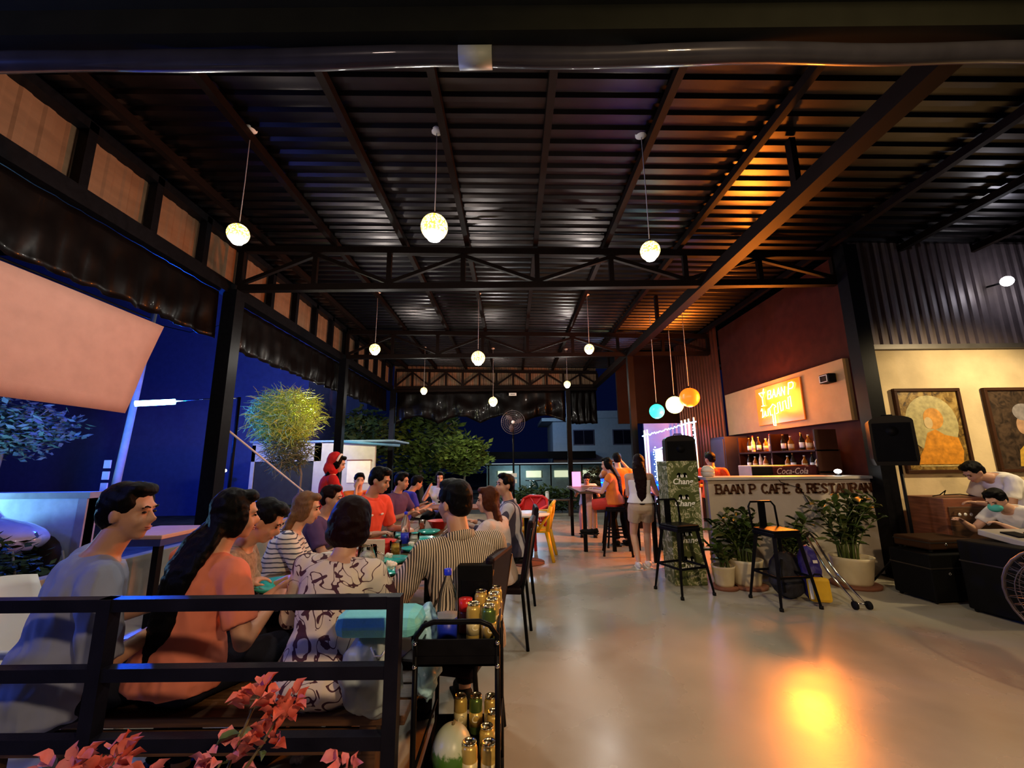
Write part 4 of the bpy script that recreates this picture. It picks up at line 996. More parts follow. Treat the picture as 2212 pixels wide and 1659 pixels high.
# ================================================================ PEOPLE
skin = {k: M('skin_'+k, c, .5, var=.06, vs=8, bump=.05, bs=60) for k, c in {'light': (.62, .36, .24), 'tan': (.5, .27, .17), 'deep': (.36, .18, .1)}.items()}
hairm = {k: M('hair_'+k, c, .45, var=.35, vs=10, stretch=(30, 30, 2), bump=.35, bs=25, spec=.22) for k, c in
         {'black': (.002, .0018, .002), 'brown': (.06, .018, .008), 'light_brown': (.16, .08, .035), 'dark_red': (.008, .0015, .0015)}.items()}
darkeye = M('dark_eye', (.02, .012, .01), .2, var=0); lipm = M('lip_skin', (.42, .12, .09), .45, var=0)
def lerp(a, b, t): return a+(b-a)*t
def ik(a, t, l1, l2, pole):
    d = t-a; L = d.length
    if L > (l1+l2)*.985: t = a+d*((l1+l2)*.985/L); d = t-a; L = d.length
    L = max(L, abs(l1-l2)+.02)
    x = (l1*l1-l2*l2+L*L)/(2*L); h = sqrt(max(0, l1*l1-x*x)); n = d.normalized(); p = pole-n*pole.dot(n); p.normalize()
    return a+n*x+p*h, t
def loft(mb, rings, n=20):
    """rings: (centre, right, fwd, rx, ry, back_shift)"""
    vs = []
    for c, r, f, rx, ry in rings:
        for k in range(n):
            t = 2*pi*k/n; cx_, sy = cos(t), sin(t); e = .85
            vs.append(c+r*(rx*math.copysign(abs(cx_)**e, cx_))+f*(ry*math.copysign(abs(sy)**e, sy)))
    fs = [(i*n+k, i*n+(k+1) % n, (i+1)*n+(k+1) % n, (i+1)*n+k) for i in range(len(rings)-1) for k in range(n)]
    fs += [tuple(range(n))[::-1], tuple((len(rings)-1)*n+k for k in range(n))]
    mb.add(vs, fs)
def person(x, y, pz, yaw, label, lean=8, side=0, twist=0, s=1.0, fem=False, sk='tan', head=(0, 0, 0), hair='short', hc='black',
           shirt=None, sleeve=.75, hem=-.1, bottom='trousers', bcol=None, arms=None, legs='sit', feet=None, vox=.012, collar=False,
           face=True, grp=None, bare=False, fwdneck=.0, knee=None, finger=1.0, wr=.006):
    """pz: height of the pelvis centre; yaw in degrees, 0 faces away from the viewer; arms = ((x,y,z),(x,y,z)) wrist targets in the body's frame, z from the floor"""
    Z0 = V((0, 0, pz)); L = .47*s
    def frame(u):
        a = radians(lean)*(.35+.65*u); b = radians(side)*(.35+.65*u)
        up = V((sin(b)*cos(a), sin(a), cos(a)*cos(b))).normalized(); tw = radians(twist)*u
        r = V((cos(tw), sin(tw), 0)); r = (r-up*r.dot(up)).normalized(); return up, r, up.cross(r)
    sp = [Z0.copy()]
    for i in range(10): up, r, f = frame((i+.5)/10); sp.append(sp[-1]+up*L/10)
    def at(u, fo=0):
        u_ = max(0, min(1, u)); i = min(9, int(u_*10)); p = sp[i].lerp(sp[i+1], u_*10-i); up, r, f = frame(u_)
        return p+up*(u-u_)*L+f*fo, r, f, up
    prof = [(-.2, .11, .08), (-.12, .155, .115), (0, .17 if fem else .16, .125), (.2, .15 if fem else .155, .115), (.38, .128 if fem else .148, .1),
            (.58, .145 if fem else .162, .112), (.78, .155 if fem else .175, .112), (.9, .15 if fem else .17, .095), (.97, .11, .075), (1.03, .065, .06)]
    B = MB()
    def torso(mb, u0, u1, inf, flare=0):
        rs = []
        us = sorted(set([u0, u1]+[p[0] for p in prof if u0 < p[0] < u1]))
        for u in us:
            for k in range(len(prof)-1):
                if prof[k][0] <= u <= prof[k+1][0]: break
            t = (u-prof[k][0])/(prof[k+1][0]-prof[k][0]); t = max(0, min(1, t))
            rx = lerp(prof[k][1], prof[k+1][1], t)*s; ry = lerp(prof[k][2], prof[k+1][2], t)*s
            c, r, f, up = at(u); fl = flare*max(0, .5-u)
            rs.append((c, r, f, rx+inf+fl, ry+inf+fl))
        loft(mb, rs)
    torso(B, -.2, 1.03, 0)
    C7, r7, f7, u7 = at(1.0); C7 = C7+f7*.0
    if fem: 
        for q in (-1, 1): c, r, f, up = at(.62, .09*s); B.ell(c+r*q*.07*s, .06*s, n=12, k=8)
    # head
    nd = (u7*.75+V((0, 0, 1))*.25+f7*(.25+fwdneck)).normalized(); neckt = C7+nd*.085*s
    Hm = Matrix.Rotation(radians(head[0]), 3, 'Z') @ Matrix.Rotation(radians(head[2]), 3, 'Y') @ Matrix.Rotation(-radians(head[1]), 3, 'X')
    hs = s*.98; Hc = neckt+Hm @ V((0, .025, .1))*hs
    HP = lambda p: Hc+Hm @ (V(p)*hs)
    def hell(mb, c, r, n=16, k=10): mb.ell(HP(c), tuple(q*hs for q in r), Hm, n, k)
    hell(B, (0, -.008, .028), (.074, .094, .092), 20, 14); hell(B, (0, .03, -.03), (.06, .062, .078)); hell(B, (0, .062, -.088), (.026, .024, .024))
    for q in (-1, 1): hell(B, (q*.076, -.002, -.012), (.01, .02, .032), 10, 8); hell(B, (q*.035, .062, -.03), (.024, .024, .028), 10, 8); hell(B, (q*.032, .083, .028), (.024, .012, .01), 10, 6)
    B.tube([HP((0, .084, .018)), HP((0, .1, -.01)), HP((0, .112, -.026))], [.007*hs, .01*hs, .013*hs], 8); hell(B, (0, .1, -.03), (.017, .015, .01), 10, 6)
    hell(B, (0, .087, -.06), (.024, .012, .013), 10, 6)
    B.cap(C7-nd*.03, HP((0, -.012, -.07)), .06*s, (.05 if fem else .056)*s)
    # arms
    sw = (.165 if fem else .19)*s; la, lf = .29*s, .255*s; A = []
    arms = arms or ((-.25, .3, pz+.1), (.25, .3, pz+.1))
    for q, tg in zip((-1, 1), arms):
        sh, r, f, up = at(.9); sh = sh+r*q*sw+up*.0
        T = V(tg); pole = V((q*.5, -.5, -.9)); el, wr_ = ik(sh, T, la, lf, pole); A.append((q, sh, el, wr_))
        B.cap(at(.88)[0]+r*q*.08*s, sh, .07*s, .056*s); B.cap(sh, el, .05*s, .038*s); B.cap(el, wr_, .039*s, .026*s)
        # hand
        d = (wr_-el).normalized(); out = d.cross(V((0, 0, 1))); out = out.normalized() if out.length > .1 else V((1, 0, 0)); nrm = out.cross(d)
        Rm = Matrix((out, d, nrm)).transposed()
        pc = wr_+d*.045*s; B.ell(pc, (.038*s, .052*s, .017*s), Rm, 12, 8)
        for k, (ox, ln) in enumerate(((-.028, .06), (-.0095, .072), (.0095, .067), (.028, .052))):
            a0 = pc+out*ox*s*1.05+d*.04*s; cl_ = .55*finger; a1 = a0+(d*cos(cl_)-nrm*sin(cl_))*ln*.55*s+out*ox*.12*s; a2 = a1+(d*cos(cl_*2.1)-nrm*sin(cl_*2.1))*ln*.5*s
            B.tube([a0, a1, a2], [.0092*s, .0086*s, .007*s], 8); B.ell(a2, .007*s, n=8, k=6)
        tx_ = -q*1.0; a0 = pc+out*(tx_*-1)*.03*s*(-1)-d*.02*s; a1 = a0+(out*tx_*.6+d*.7-nrm*.3).normalized()*.04*s; a2 = a1+(out*tx_*.1+d*.9-nrm*.4).normalized()*.03*s
        B.tube([a0, a1, a2], [.011*s, .0105*s, .008*s], 8); B.ell(a2, .008*s, n=8, k=6)
    # legs
    lt_, lc_ = .43*s, .41*s; LG = []
    if feet is None: feet = ((-.13, .42*s, .09), (.13, .42*s, .09)) if legs == 'sit' else ((-.1, 0, .09), (.1, .03, .09))
    for q, ft in zip((-1, 1), feet):
        hp = Z0+V((q*.09*s, 0, -.02)); kn, an = ik(hp, V(ft), lt_, lc_, V((q*.12, 1, .9 if legs == 'sit' else 0)) if knee is None else V(knee)); LG.append((q, hp, kn, an))
        B.cap(hp, kn, .083*s, .055*s); B.tube([kn, kn.lerp(an, .3), an], [.052*s, .055*s, .035*s], 12); B.ell(an, .036*s, n=10, k=8); B.ell(kn, .055*s, n=12, k=8)
        B.ell(an+V((0, .07*s, -.045)), (.038*s, .11*s, .03*s), n=12, k=8)
    me = remesh(B, 'person', vox, skin[sk], 3)
    o = bpy.data.objects.new('person', me); C.objects.link(o); tag(o, label, 'person', grp, loc=(x, y, 0), rz=radians(yaw))
    if face:
        for q in (-1, 1):
            m_ = MB(); hell(m_, (q*.031, .085, .006), (.013, .006, .0055), 10, 6); m_.build('eye', darkeye, o)
            m_ = MB(); m_.tube([HP((q*.016, .096, .026)), HP((q*.033, .094, .032)), HP((q*.048, .084, .025))], .0035*hs, 5); m_.build('eyebrow', hairm['black'], o)
        m_ = MB(); hell(m_, (0, .094, -.056), (.022, .007, .004), 10, 6); hell(m_, (0, .092, -.065), (.017, .008, .005), 10, 6); m_.build('lips', lipm, o)
    # shirt
    if shirt:
        S = MB(); inf = .014*s
        top = .99 if not bare else .8
        torso(S, hem, top, inf, .06)
        for q, sh, el, wr_ in A:
            if bare: break
            rr = at(.88)[1]
            S.cap(at(.88)[0]+rr*q*.07*s, sh, .078*s, .068*s)
            if sleeve > 1: e = wr_.lerp(el, 2-sleeve); S.tube([sh, el], [.066*s, .054*s], 14); S.ell(el, .054*s); S.tube([el, e], [.054*s, .04*s], 14)
            else: e = sh.lerp(el, sleeve); S.tube([sh, e], [.068*s, .066*s], 14)
        if fem:
            for q in (-1, 1): c, r, f, up = at(.62, .092*s); S.ell(c+r*q*.07*s, .074*s, n=12, k=8)
        so = put(remesh(S, 'shirt', vox*.9, shirt, 2, wr*s, 7), 'top' if bare else 'shirt', o)
        if collar:
            m_ = MB(); R_ = []
            for k in range(20):
                t = 2*pi*k/20; R_.append(C7-nd*.0+r7*cos(t)*.078*s+f7*(sin(t)*.074*s)+u7*(.012-.012*sin(t))*s)
            vs = []; 
            for k in range(20):
                vs += [R_[k]-u7*.035+(R_[k]-C7).normalized()*.012, R_[k]+u7*.02]
            m_.add(vs, [(2*k, 2*((k+1) % 20), 2*((k+1) % 20)+1, 2*k+1) for k in range(20)], True)
            co = m_.build('collar', shirt, o); md = co.modifiers.new('t', 'SOLIDIFY'); md.thickness = .008
    bm_ = bcol or M('dark_denim', (.015, .017, .03), .8, var=.2, bump=.2, bs=120)
    T_ = MB(); frac = {'trousers': 1.92, 'shorts': .5, 'midshorts': .85}[bottom]
    torso(T_, -.22, .16, .008)
    for q, hp, kn, an in LG:
        if frac > 1: e = kn.lerp(an, frac-1); T_.tube([hp, kn], [.1*s, .074*s], 14); T_.ell(kn, .073*s, n=12, k=8); T_.tube([kn, e], [.074*s, .056*s], 14)
        else: e = hp.lerp(kn, frac); T_.tube([hp, e], [.105*s, .095*s], 14)
        T_.ell(hp, .105*s)
    put(remesh(T_, 'trousers', vox, bm_, 2, .003, 8), 'shorts' if frac < 1 else 'trousers', o)
    for q, hp, kn, an in LG:
        m_ = MB(); c = an+V((0, .06*s, -.045)); m_.ell(c, (.045*s, .135*s, .04*s), n=14, k=8); m_.ell(an+V((0, -.01, -.03)), (.045*s, .055*s, .045), n=12, k=8)
        m_.bbox(c.x-.045*s, c.y-.13*s, an.z-.09, c.x+.045*s, c.y+.13*s, an.z-.072, .005); m_.build('shoe', whitep if 'white sneakers' in label else rubber, o)
    # hair
    h = MB(); full = .004
    hell(h, (0, -.02, .04), (.084, .093, .09), 20, 14)
    hell(h, (0, -.045, .0), (.077, .062, .082), 16, 10); hell(h, (0, .05, .095), (.058, .04, .03), 14, 8)
    pts = None
    if hair == 'short': hell(h, (0, .03, .1), (.068, .058, .034), 14, 8); hell(h, (-.06, .01, .045), (.026, .05, .045), 10, 8); hell(h, (.06, .01, .045), (.026, .05, .045), 10, 8)
    if hair == 'bob':
        hell(h, (0, -.03, -.01), (.108, .095, .12), 22, 14); hell(h, (0, -.035, -.06), (.112, .085, .075), 22, 12); hell(h, (0, -.01, .05), (.095, .1, .085), 20, 12)
    if hair in ('long', 'mid', 'tail'):
        for q in (-1, 1): hell(h, (q*.066, -.005, -.01), (.026, .06, .09), 12, 8)
        hell(h, (0, -.06, -.05), (.08, .05, .09), 14, 10)
        n = {'long': 9, 'mid': 5, 'tail': 7}[hair]; w0 = {'long': .1, 'mid': .1, 'tail': .05}[hair]
        P0 = HP((0, -.06, -.04)); prev = []
        for k in range(n):
            u = .98-.115*k; c, r, f, up = at(max(u, .0), -(.115+.0*k)*s)
            if hair == 'mid': c = HP((0, -.06, -.06)).lerp(c, .12*k); c.z = HP((0, -.06, -.06)).z-.045*k; r = (Hm @ V((1, 0, 0))).lerp(r, .2*k)
            elif k == 0: c = P0.lerp(c, .5)
            tp = w0*(1-.06*k)*(1 if k < n-2 else .75)
            prev.append((c, r, f, tp*s, .036*s))
        prev = [(HP((0, -.045, -.02)), Hm @ V((1, 0, 0)), Hm @ V((0, 1, 0)), .085*hs, .05*hs)]+prev
        loft(h, prev, 16)
    fn = lambda p: p+V((0, 0, 0))
    me = remesh(h, 'hair', vox*.75, hairm[hc], 2, .005, 22)
    put(me, 'hair', o)
    return o, HP, Hm, at, A
# cloth materials
blueT = M('blue_grey_cotton', (.27, .31, .43), .9, var=.1, vs=3, bump=.25, bs=8)
salmon = M('salmon_cotton', (.68, .2, .12), .9, var=.06, bump=.2, bs=10)
brownlace = M('beige_brown_lace', (.3, .22, .15), .9, var=.35, vs=40)
def stripes(name, base, line, ax, scale, width, wob=0):
    m = M(name, base, .85, var=0, bump=.15, bs=12); nt, b = nodes(m)
    a = axis(nt, ax)
    if wob:
        n = nt.nodes.new('ShaderNodeTexNoise'); n.inputs['Scale'].default_value = 5; a = math_node(nt, 'ADD', a, math_node(nt, 'MULTIPLY', n.outputs[0], wob))
    f = math_node(nt, 'FRACT', math_node(nt, 'MULTIPLY', a, scale))
    nt.links.new(ramp(nt, f, [(0, line), (width, base)], True), b.inputs['Base Color']); return m
sweater = stripes('white_navy_striped_knit', (.68, .67, .62), (.06, .07, .1), 2, 30, .28, .03)
pin = stripes('cream_black_striped_shirt', (.68, .56, .42), (.02, .015, .015), 0, 82, .45, .004)
tri = stripes('grey_white_sporty_jacket', (.5, .48, .5), (.06, .05, .08), 0, 9, .5)
flo = M('floral_printed_blouse', (.7, .6, .5), .8, var=0, bump=.15, bs=12); nt, b = nodes(flo); tc = nt.nodes.new('ShaderNodeTexCoord')
n1 = nt.nodes.new('ShaderNodeTexNoise'); n1.inputs['Scale'].default_value = 9; n1.inputs['Distortion'].default_value = 1.8; n1.inputs['Detail'].default_value = 1.5
n2 = nt.nodes.new('ShaderNodeTexNoise'); n2.inputs['Scale'].default_value = 6; n2.inputs['Distortion'].default_value = 2.5; n2.inputs['Detail'].default_value = .5
nt.links.new(tc.outputs['Object'], n1.inputs['Vector']); nt.links.new(tc.outputs['Object'], n2.inputs['Vector'])
line = math_node(nt, 'LESS_THAN', math_node(nt, 'ABSOLUTE', math_node(nt, 'SUBTRACT', n2.outputs[0], .5)), .018)
big = math_node(nt, 'GREATER_THAN', n1.outputs[0], .6)
tot = math_node(nt, 'MAXIMUM', line, big)
mx_ = nt.nodes.new('ShaderNodeMix'); mx_.data_type = 'RGBA'; mx_.inputs[6].default_value = (.68, .58, .48, 1); mx_.inputs[7].default_value = (.07, .02, .03, 1)
nt.links.new(tot, mx_.inputs[0]); nt.links.new(mx_.outputs[2], b.inputs['Base Color'])
redpolo = M('coral_red_polo', (.75, .08, .04), .85, var=.06, bump=.15, bs=12)
purple = M('dark_purple_cotton', (.08, .04, .12), .9); blue = M('royal_blue_cotton', (.03, .03, .4), .9); orange = M('orange_cotton', (.75, .2, .02), .85)
white = M('white_cotton', (.75, .72, .68), .9, var=.05, bump=.2, bs=10); cream_s = M('cream_frilled_blouse', (.6, .5, .45), .85, bump=.5, bs=30)
reddress = M('red_dress_cloth', (.55, .04, .02), .8); khaki = M('khaki_shorts', (.48, .36, .24), .85, bump=.2, bs=80); santa = M('red_hooded_cloth', (.5, .01, .01), .9, bump=.4, bs=60)
pT = .54
person(-2.02, 2.02, pT+.02, -40, 'man in a loose blue grey T-shirt seated at the far left, face turned right', lean=14, side=6, s=1.14, sk='tan', head=(-42, 4, 0), shirt=blueT, sleeve=.95, hem=-.18,
       arms=((-.1, .42, .8), (.2, .35, .78)), vox=.011, wr=.01)
person(-1.57, 2.15, pT+.03, -22, 'woman in a salmon T-shirt with very long black hair seen from behind on the bench', lean=12, side=8, s=1.07, fem=True, sk='tan', head=(-28, 6, 4), hair='long', shirt=salmon, sleeve=.75,
       arms=((-.15, .4, .82), (.22, .3, .8)), vox=.011, wr=.01)
person(-.9, 2.17, pT, -3, 'woman with a dark bob in a floral printed blouse seen from behind', lean=11, side=5, s=1.04, fem=True, sk='tan', head=(-4, 10, 0), hair='bob', hc='dark_red', shirt=flo, sleeve=1.35, hem=-.22,
       arms=((-.2, .4, .8), (.2, .42, .8)), vox=.011, wr=.008)
person(-.27, 2.5, .56, 22, 'man in a black and cream striped shirt seen from behind right of the table', lean=8, side=-4, s=1.1, sk='tan', head=(32, 2, 0), shirt=pin, sleeve=.95, collar=True,
       arms=((-.3, .46, .82), (.16, .5, .82)), vox=.0105, wr=.008, bcol=blk)
person(-1.74, 2.58, .54, -72, 'short haired woman in a beige lace top bending over her plate', lean=20, s=1.05, fem=True, sk='tan', head=(-6, 32, 0), shirt=brownlace, sleeve=.55,
       arms=((-.1, .38, .8), (.12, .4, .82)), vox=.0115)
person(-1.76, 3.25, .55, -68, 'woman with straight light brown hair in a white and navy striped sweater', lean=18, s=1.0, fem=True, sk='light', head=(-8, 12, 0), hair='mid', hc='light_brown', shirt=sweater, sleeve=1.9,
       arms=((-.15, .45, .8), (.15, .45, .8)), vox=.012)
person(-1.86, 4.05, .55, -85, 'dark haired person in purple between the striped sweater and the red polo', lean=14, s=1.0, sk='tan', head=(-5, 5, 0), hair='short', hc='dark_red', shirt=purple, sleeve=.7,
       arms=((-.1, .4, .82), (.15, .4, .82)), vox=.014)
o, HP, Hm, at, A = person(-1.6, 4.62, .62, -118, 'man in a coral red polo shirt leaning over the table with a smile', lean=14, s=1.14, sk='tan', head=(20, 20, 0), shirt=redpolo, sleeve=.8, collar=True,
       arms=((-.25, .35, .82), (.22, .45, .84)), vox=.0125, bcol=blk)
for q in (-.07, .075):
    c, r, f, up = at(.74, .132*1.14); m_ = MB(); m_.ell(c+r*q, (.022, .004, .012), Matrix((r, f, up)).transposed(), 10, 6); m_.build('chest_badge', paper, o)
person(-1.72, 6.2, .58, -110, 'man in a dark purple shirt with a light collar behind the red polo', lean=8, s=1.05, sk='tan', head=(10, 8, 0), shirt=purple, sleeve=.7, collar=True,
       arms=((-.2, .4, .84), (.2, .4, .84)), vox=.016, bcol=blk)
person(-2.5, 6.9, .6, -150, 'distant person in an orange top raising a hand to the chin', lean=5, s=1.0, sk='light', head=(0, 6, 0), shirt=orange, sleeve=.7,
       arms=((-.2, .3, .84), (.06, .2, 1.12)), vox=.018, bcol=blk)
person(-1.85, 7.15, .58, -60, 'distant person in a royal blue shirt bent over the second table', lean=26, s=1.0, sk='tan', head=(0, 20, 0), shirt=blue, sleeve=.7,
       arms=((-.1, .4, .82), (.2, .4, .82)), vox=.018, bcol=blk)
person(-1.42, 8.4, .58, 165, 'distant long haired person in a white top seated at the second table', lean=6, s=1.0, fem=True, sk='light', head=(30, 8, 0), hair='long', shirt=white, sleeve=.5,
       arms=((-.25, .3, .84), (.12, .25, 1.05)), vox=.018, bcol=blk)
o, HP, Hm, at, A = person(-2.42, 5.6, .9, -55, 'standing woman in a red and white hooded costume behind the table', lean=4, s=.97, fem=True, sk='light', head=(-25, 20, 0), hair='mid', shirt=santa, sleeve=1.9, hem=-.2, legs='stand',
       arms=((-.2, .3, 1.0), (.15, .35, 1.0)), vox=.014)
h = MB(); h.ell(HP((0, -.065, .03)), (.1, .092, .112), Hm, 20, 14); h.ell(HP((0, -.05, -.09)), (.11, .1, .1), Hm, 16, 10); put(remesh(h, 'hood', .012, santa, 2, .006, 12), 'hood', o)
MB().tube([HP((cos(a)*.092, .0, .03+sin(a)*.1)) for a in [pi*i/16 for i in range(17)]], .014, 8).build('white_hood_trim', paper, o)
person(-.14, 3.8, .55, 68, 'woman with reddish brown hair and a cream frilled blouse at the right of the table', lean=6, s=.97, fem=True, sk='light', head=(25, 4, 0), hair='mid', hc='brown', shirt=cream_s, sleeve=.6,
       arms=((-.25, .4, .82), (.15, .42, .82)), vox=.012, bcol=blk)
person(-.03, 4.85, .56, 88, 'man in a grey and white sporty jacket looking left at the right of the table', lean=3, s=1.06, sk='tan', head=(30, -4, 0), shirt=tri, sleeve=1.9, collar=True,
       arms=((-.25, .4, .84), (.12, .42, .84)), vox=.0125, bcol=blk)
person(1.86, 6.3, .86, -6, 'standing long haired woman in white strapless top, khaki shorts and white sneakers', lean=3, s=.98, fem=True, sk='light', head=(-30, 16, 0), hair='long', hc='dark_red', shirt=white, bare=True, hem=.1,
       bottom='shorts', bcol=khaki, legs='stand', arms=((-.02, .32, 1.12), (.2, .33, 1.1)), feet=((-.08, -.02, .09), (.07, .06, .09)), vox=.0125, wr=.004)
person(1.72, 7.32, .84, 62, 'woman in a red and orange dress sitting on a bar stool with bare knees', lean=6, s=.96, fem=True, sk='light', head=(15, 10, 0), hair='long', shirt=orange, sleeve=.3, hem=-.1,
       bottom='midshorts', bcol=reddress, feet=((-.1, .42, .38), (.1, .4, .36)), arms=((-.1, .38, 1.02), (.1, .36, 1.04)), vox=.014)
person(1.98, 7.95, .9, 10, 'person in a bright orange shirt with raised hands behind the woman in red', lean=5, s=1.0, sk='light', head=(-20, 5, 0), shirt=orange, sleeve=.6, legs='stand',
       arms=((-.12, .28, 1.45), (.2, .3, 1.5)), vox=.015, bcol=blk)
person(1.6, 9.3, .62, 170, 'child in a white T-shirt with the head bent down at the far table', lean=10, s=.86, sk='tan', head=(0, 35, 0), shirt=white, sleeve=.7,
       arms=((-.15, .3, .95), (.15, .3, .95)), vox=.016, bcol=M('pink_trousers', (.5, .25, .22), .8))
person(3.55, 7.6, .9, -35, 'bartender in a bright orange red shirt standing behind the counter', lean=4, s=.98, sk='deep', head=(55, 4, 0), shirt=M('bright_orange_red_cotton', (.85, .08, .01), .8), sleeve=.7, legs='stand',
       arms=((-.2, .3, 1.05), (.2, .3, 1.05)), vox=.015, bcol=blk)
person(6.1, 5.12, .9, 82, 'man in a white T-shirt bending far forward over the equipment at the right edge', lean=62, s=1.05, sk='tan', head=(0, 40, 0), shirt=white, sleeve=.7, legs='stand', fwdneck=.3,
       arms=((-.12, .62, .98), (.25, .62, .95)), vox=.0125, bcol=M('grey_shorts', (.12, .11, .12), .8), bottom='shorts')
o, HP, Hm, at, A = person(5.72, 4.78, .55, 92, 'crouching person in a turquoise face mask leaning on the mixing desk at the right edge', lean=50, s=1.0, sk='light', head=(10, 30, 0), shirt=white, sleeve=.6, fwdneck=.2,
       arms=((-.2, .6, .8), (.2, .62, .8)), vox=.0125, bcol=blk)
m_ = MB(); m_.ell(HP((0, .072, -.05)), (.062, .055, .05), Hm, 16, 10); m_.build('face_mask', M('turquoise_mask', (.08, .5, .45), .8), o)
# ================================================================ OUTSIDE
def foliage(name, c, r, n, lm, mat_, parent, seed, size=.1, elong=2.2, hollow=.45, upb=.3):
    """one crown of countless leaves around branch ends"""
    rnd = random.Random(seed); vs = []; fs = []
    for i in range(n):
        while True:
            p = V((rnd.uniform(-1, 1), rnd.uniform(-1, 1), rnd.uniform(-1, 1)))
            if hollow < p.length < 1: break
        k = .75+.35*noise.noise(p*2.5+V((seed, 0, 0)))
        p = V((c[0]+p.x*r[0]*k, c[1]+p.y*r[1]*k, c[2]+p.z*r[2]*k))
        a = rnd.uniform(0, 2*pi); d = V((cos(a), sin(a), rnd.uniform(-.8, .5)+upb)).normalized(); w_ = d.cross(V((rnd.uniform(-1, 1), rnd.uniform(-1, 1), 1))).normalized()
        s = size*rnd.uniform(.6, 1.3); b = len(vs); u = d.cross(w_)*s*.12
        vs += [p, p+d*s*elong*.5+w_*s*.5+u, p+d*s*elong, p+d*s*elong*.5-w_*s*.5+u]; fs.append((b, b+1, b+2, b+3))
    return MB().add(vs, fs, True).build(name, mat_, parent, kind='stuff')
def tree(loc, h, r, label, mat_, n=1800, size=.12, seed=1, trunk=.09, cz=None, tm=None, lean=0):
    t = thing('tree', loc, label, 'tree'); tm = tm or M('pale_bark', (.22, .19, .13), .85, bump=.5, bs=25)
    cz = cz or h-r[2]*.7; rnd = random.Random(seed)
    P = [V((lean*q*q+.05*sin(q*6+seed), .05*cos(q*5), cz*q)) for q in (0, .3, .6, 1)]
    MB().tube(P, [trunk, trunk*.85, trunk*.65, trunk*.4], 9).build('trunk', tm, t)
    for k in range(6):
        a = 2*pi*k/6+seed; q = P[2].lerp(P[3], .2+.12*k)
        e = V((P[3].x+cos(a)*r[0]*.7, sin(a)*r[1]*.7, cz+r[2]*rnd.uniform(-.1, .6)))
        MB().tube([q, q.lerp(e, .5)+V((0, 0, .1)), e], [trunk*.4, trunk*.25, trunk*.1], 6).build('branch', tm, t)
    foliage('foliage', (P[3].x, 0, cz), r, n, None, mat_, t, seed, size); return t
gl = M('green_leaf', (.13, .2, .04), .5, var=.4, vs=3); dg_ = M('dark_green_leaf', (.05, .09, .03), .5, var=.4, vs=3); tl = M('grey_green_leaf', (.2, .3, .25), .55, var=.3, vs=3)
tree((-4.0, 18.6, -.13), 5.4, (2.3, 1.2, 2.1), 'big leafy tree with a pale trunk behind the far end of the hall', gl, 2600, .16, 2, .12, 2.6)
tree((-1.9, 16.4, -.13), 3.1, (1.35, .8, .95), 'bushy bright green tree right of the big leafy tree', gl, 2000, .13, 5, .06, 1.9)
tree((-5.6, 15.6, -.13), 4.2, (1.2, 1.0, 1.4), 'dim dark tree at the back left of the hall', dg_, 1500, .15, 7, .1, 2.6)
tree((-10.8, 8.9, -.13), 3.6, (1.7, .9, .75), 'bluish lit tree with drooping leaves at the far left', tl, 2600, .08, 9, .08, 2.45)
def strands(name, c, r, n, mat_, parent, seed, ln=.3):
    rnd = random.Random(seed); mb = MB()
    for i in range(n):
        while True:
            p = V((rnd.uniform(-1, 1), rnd.uniform(-1, 1), rnd.uniform(-1, 1)))
            if p.length < 1: break
        w_ = 1-.35*max(0, -p.z)
        p = V((c[0]+p.x*r[0]*w_, c[1]+p.y*r[1]*w_, c[2]+p.z*r[2])); d = V((rnd.uniform(-1, 1), rnd.uniform(-1, 1), rnd.uniform(-.6, .9))).normalized(); P = [p]
        for k in range(3): d = (d+V((rnd.uniform(-.5, .5), rnd.uniform(-.5, .5), rnd.uniform(-.5, .2)))).normalized(); P.append(P[-1]+d*ln/3)
        mb.tube(P, [.009, .008, .006, .003], 3, smooth=False)
    return mb.build(name, mat_, parent, kind='stuff')
bu = thing('hanging_shrub', (-5.25, 9.6, 2.5), 'bright yellow green shrub of tangled thin twigs hanging by a tilted pole', 'shrub')
strands('twigs', (0, 0, .05), (.78, .6, .7), 2300, M('yellow_green_twig', (.55, .62, .09), .6, var=.3), bu, 3, .32); strands('lower_twigs', (.15, 0, -.75), (.5, .4, .4), 600, M('olive_twig', (.17, .17, .05), .6), bu, 4, .3)
MB().tube([(.4, .1, -2.63), (.42, .1, -1.2), (.2, 0, -.3), (0, 0, 0)], [.035, .03, .03, .02], 7).build('stem', M('grey_bark', (.2, .17, .12), .8), bu)
MB().tube([(-4.3, 6.02, 2.15), (-4.1, 10.7, 0)], .016, 8).build('tilted_pole', M('pale_pipe', (.6, .58, .55), .4), label='thin pale pole slanting down to the right in front of the shrub', cat='pole')
# white shed
sd = thing('garden_shed', (-5.6, 11.8, 0), 'white flat roofed shed with a dark mesh opening behind the diners', 'building')
wm = M('white_painted_wall', (.6, .56, .46), .85, var=.08)
MB().box(-1.7, 0, -.13, -1.6, .1, 2.05).build('corner_post', wm, sd); MB().box(-1.7, 0, 1.6, .25, .08, 2.15).build('fascia', wm, sd); MB().box(-1.65, .02, 0, -1.6, .1, 1.6).build('jamb', wm, sd)
MB().box(-1.6, .04, 0, 0.05, .08, 1.6).build('mesh_screen', M('dark_mesh', (.05, .05, .04), .7, bump=.8, bs=150), sd); MB().box(.05, 0, -.13, 1.75, .1, 2.1).build('front_wall', wm, sd)
MB().box(-1.75, -.06, 2.12, 2.3, 1.6, 2.17).build('roof_slab', M('blue_grey_roof', (.2, .35, .5), .5), sd); MB().tube([(.7, -.1, 2.14), (2.45, -.06, 2.0)], .035, 8).build('gutter', M('blue_gutter', (.1, .3, .5), .4), sd)
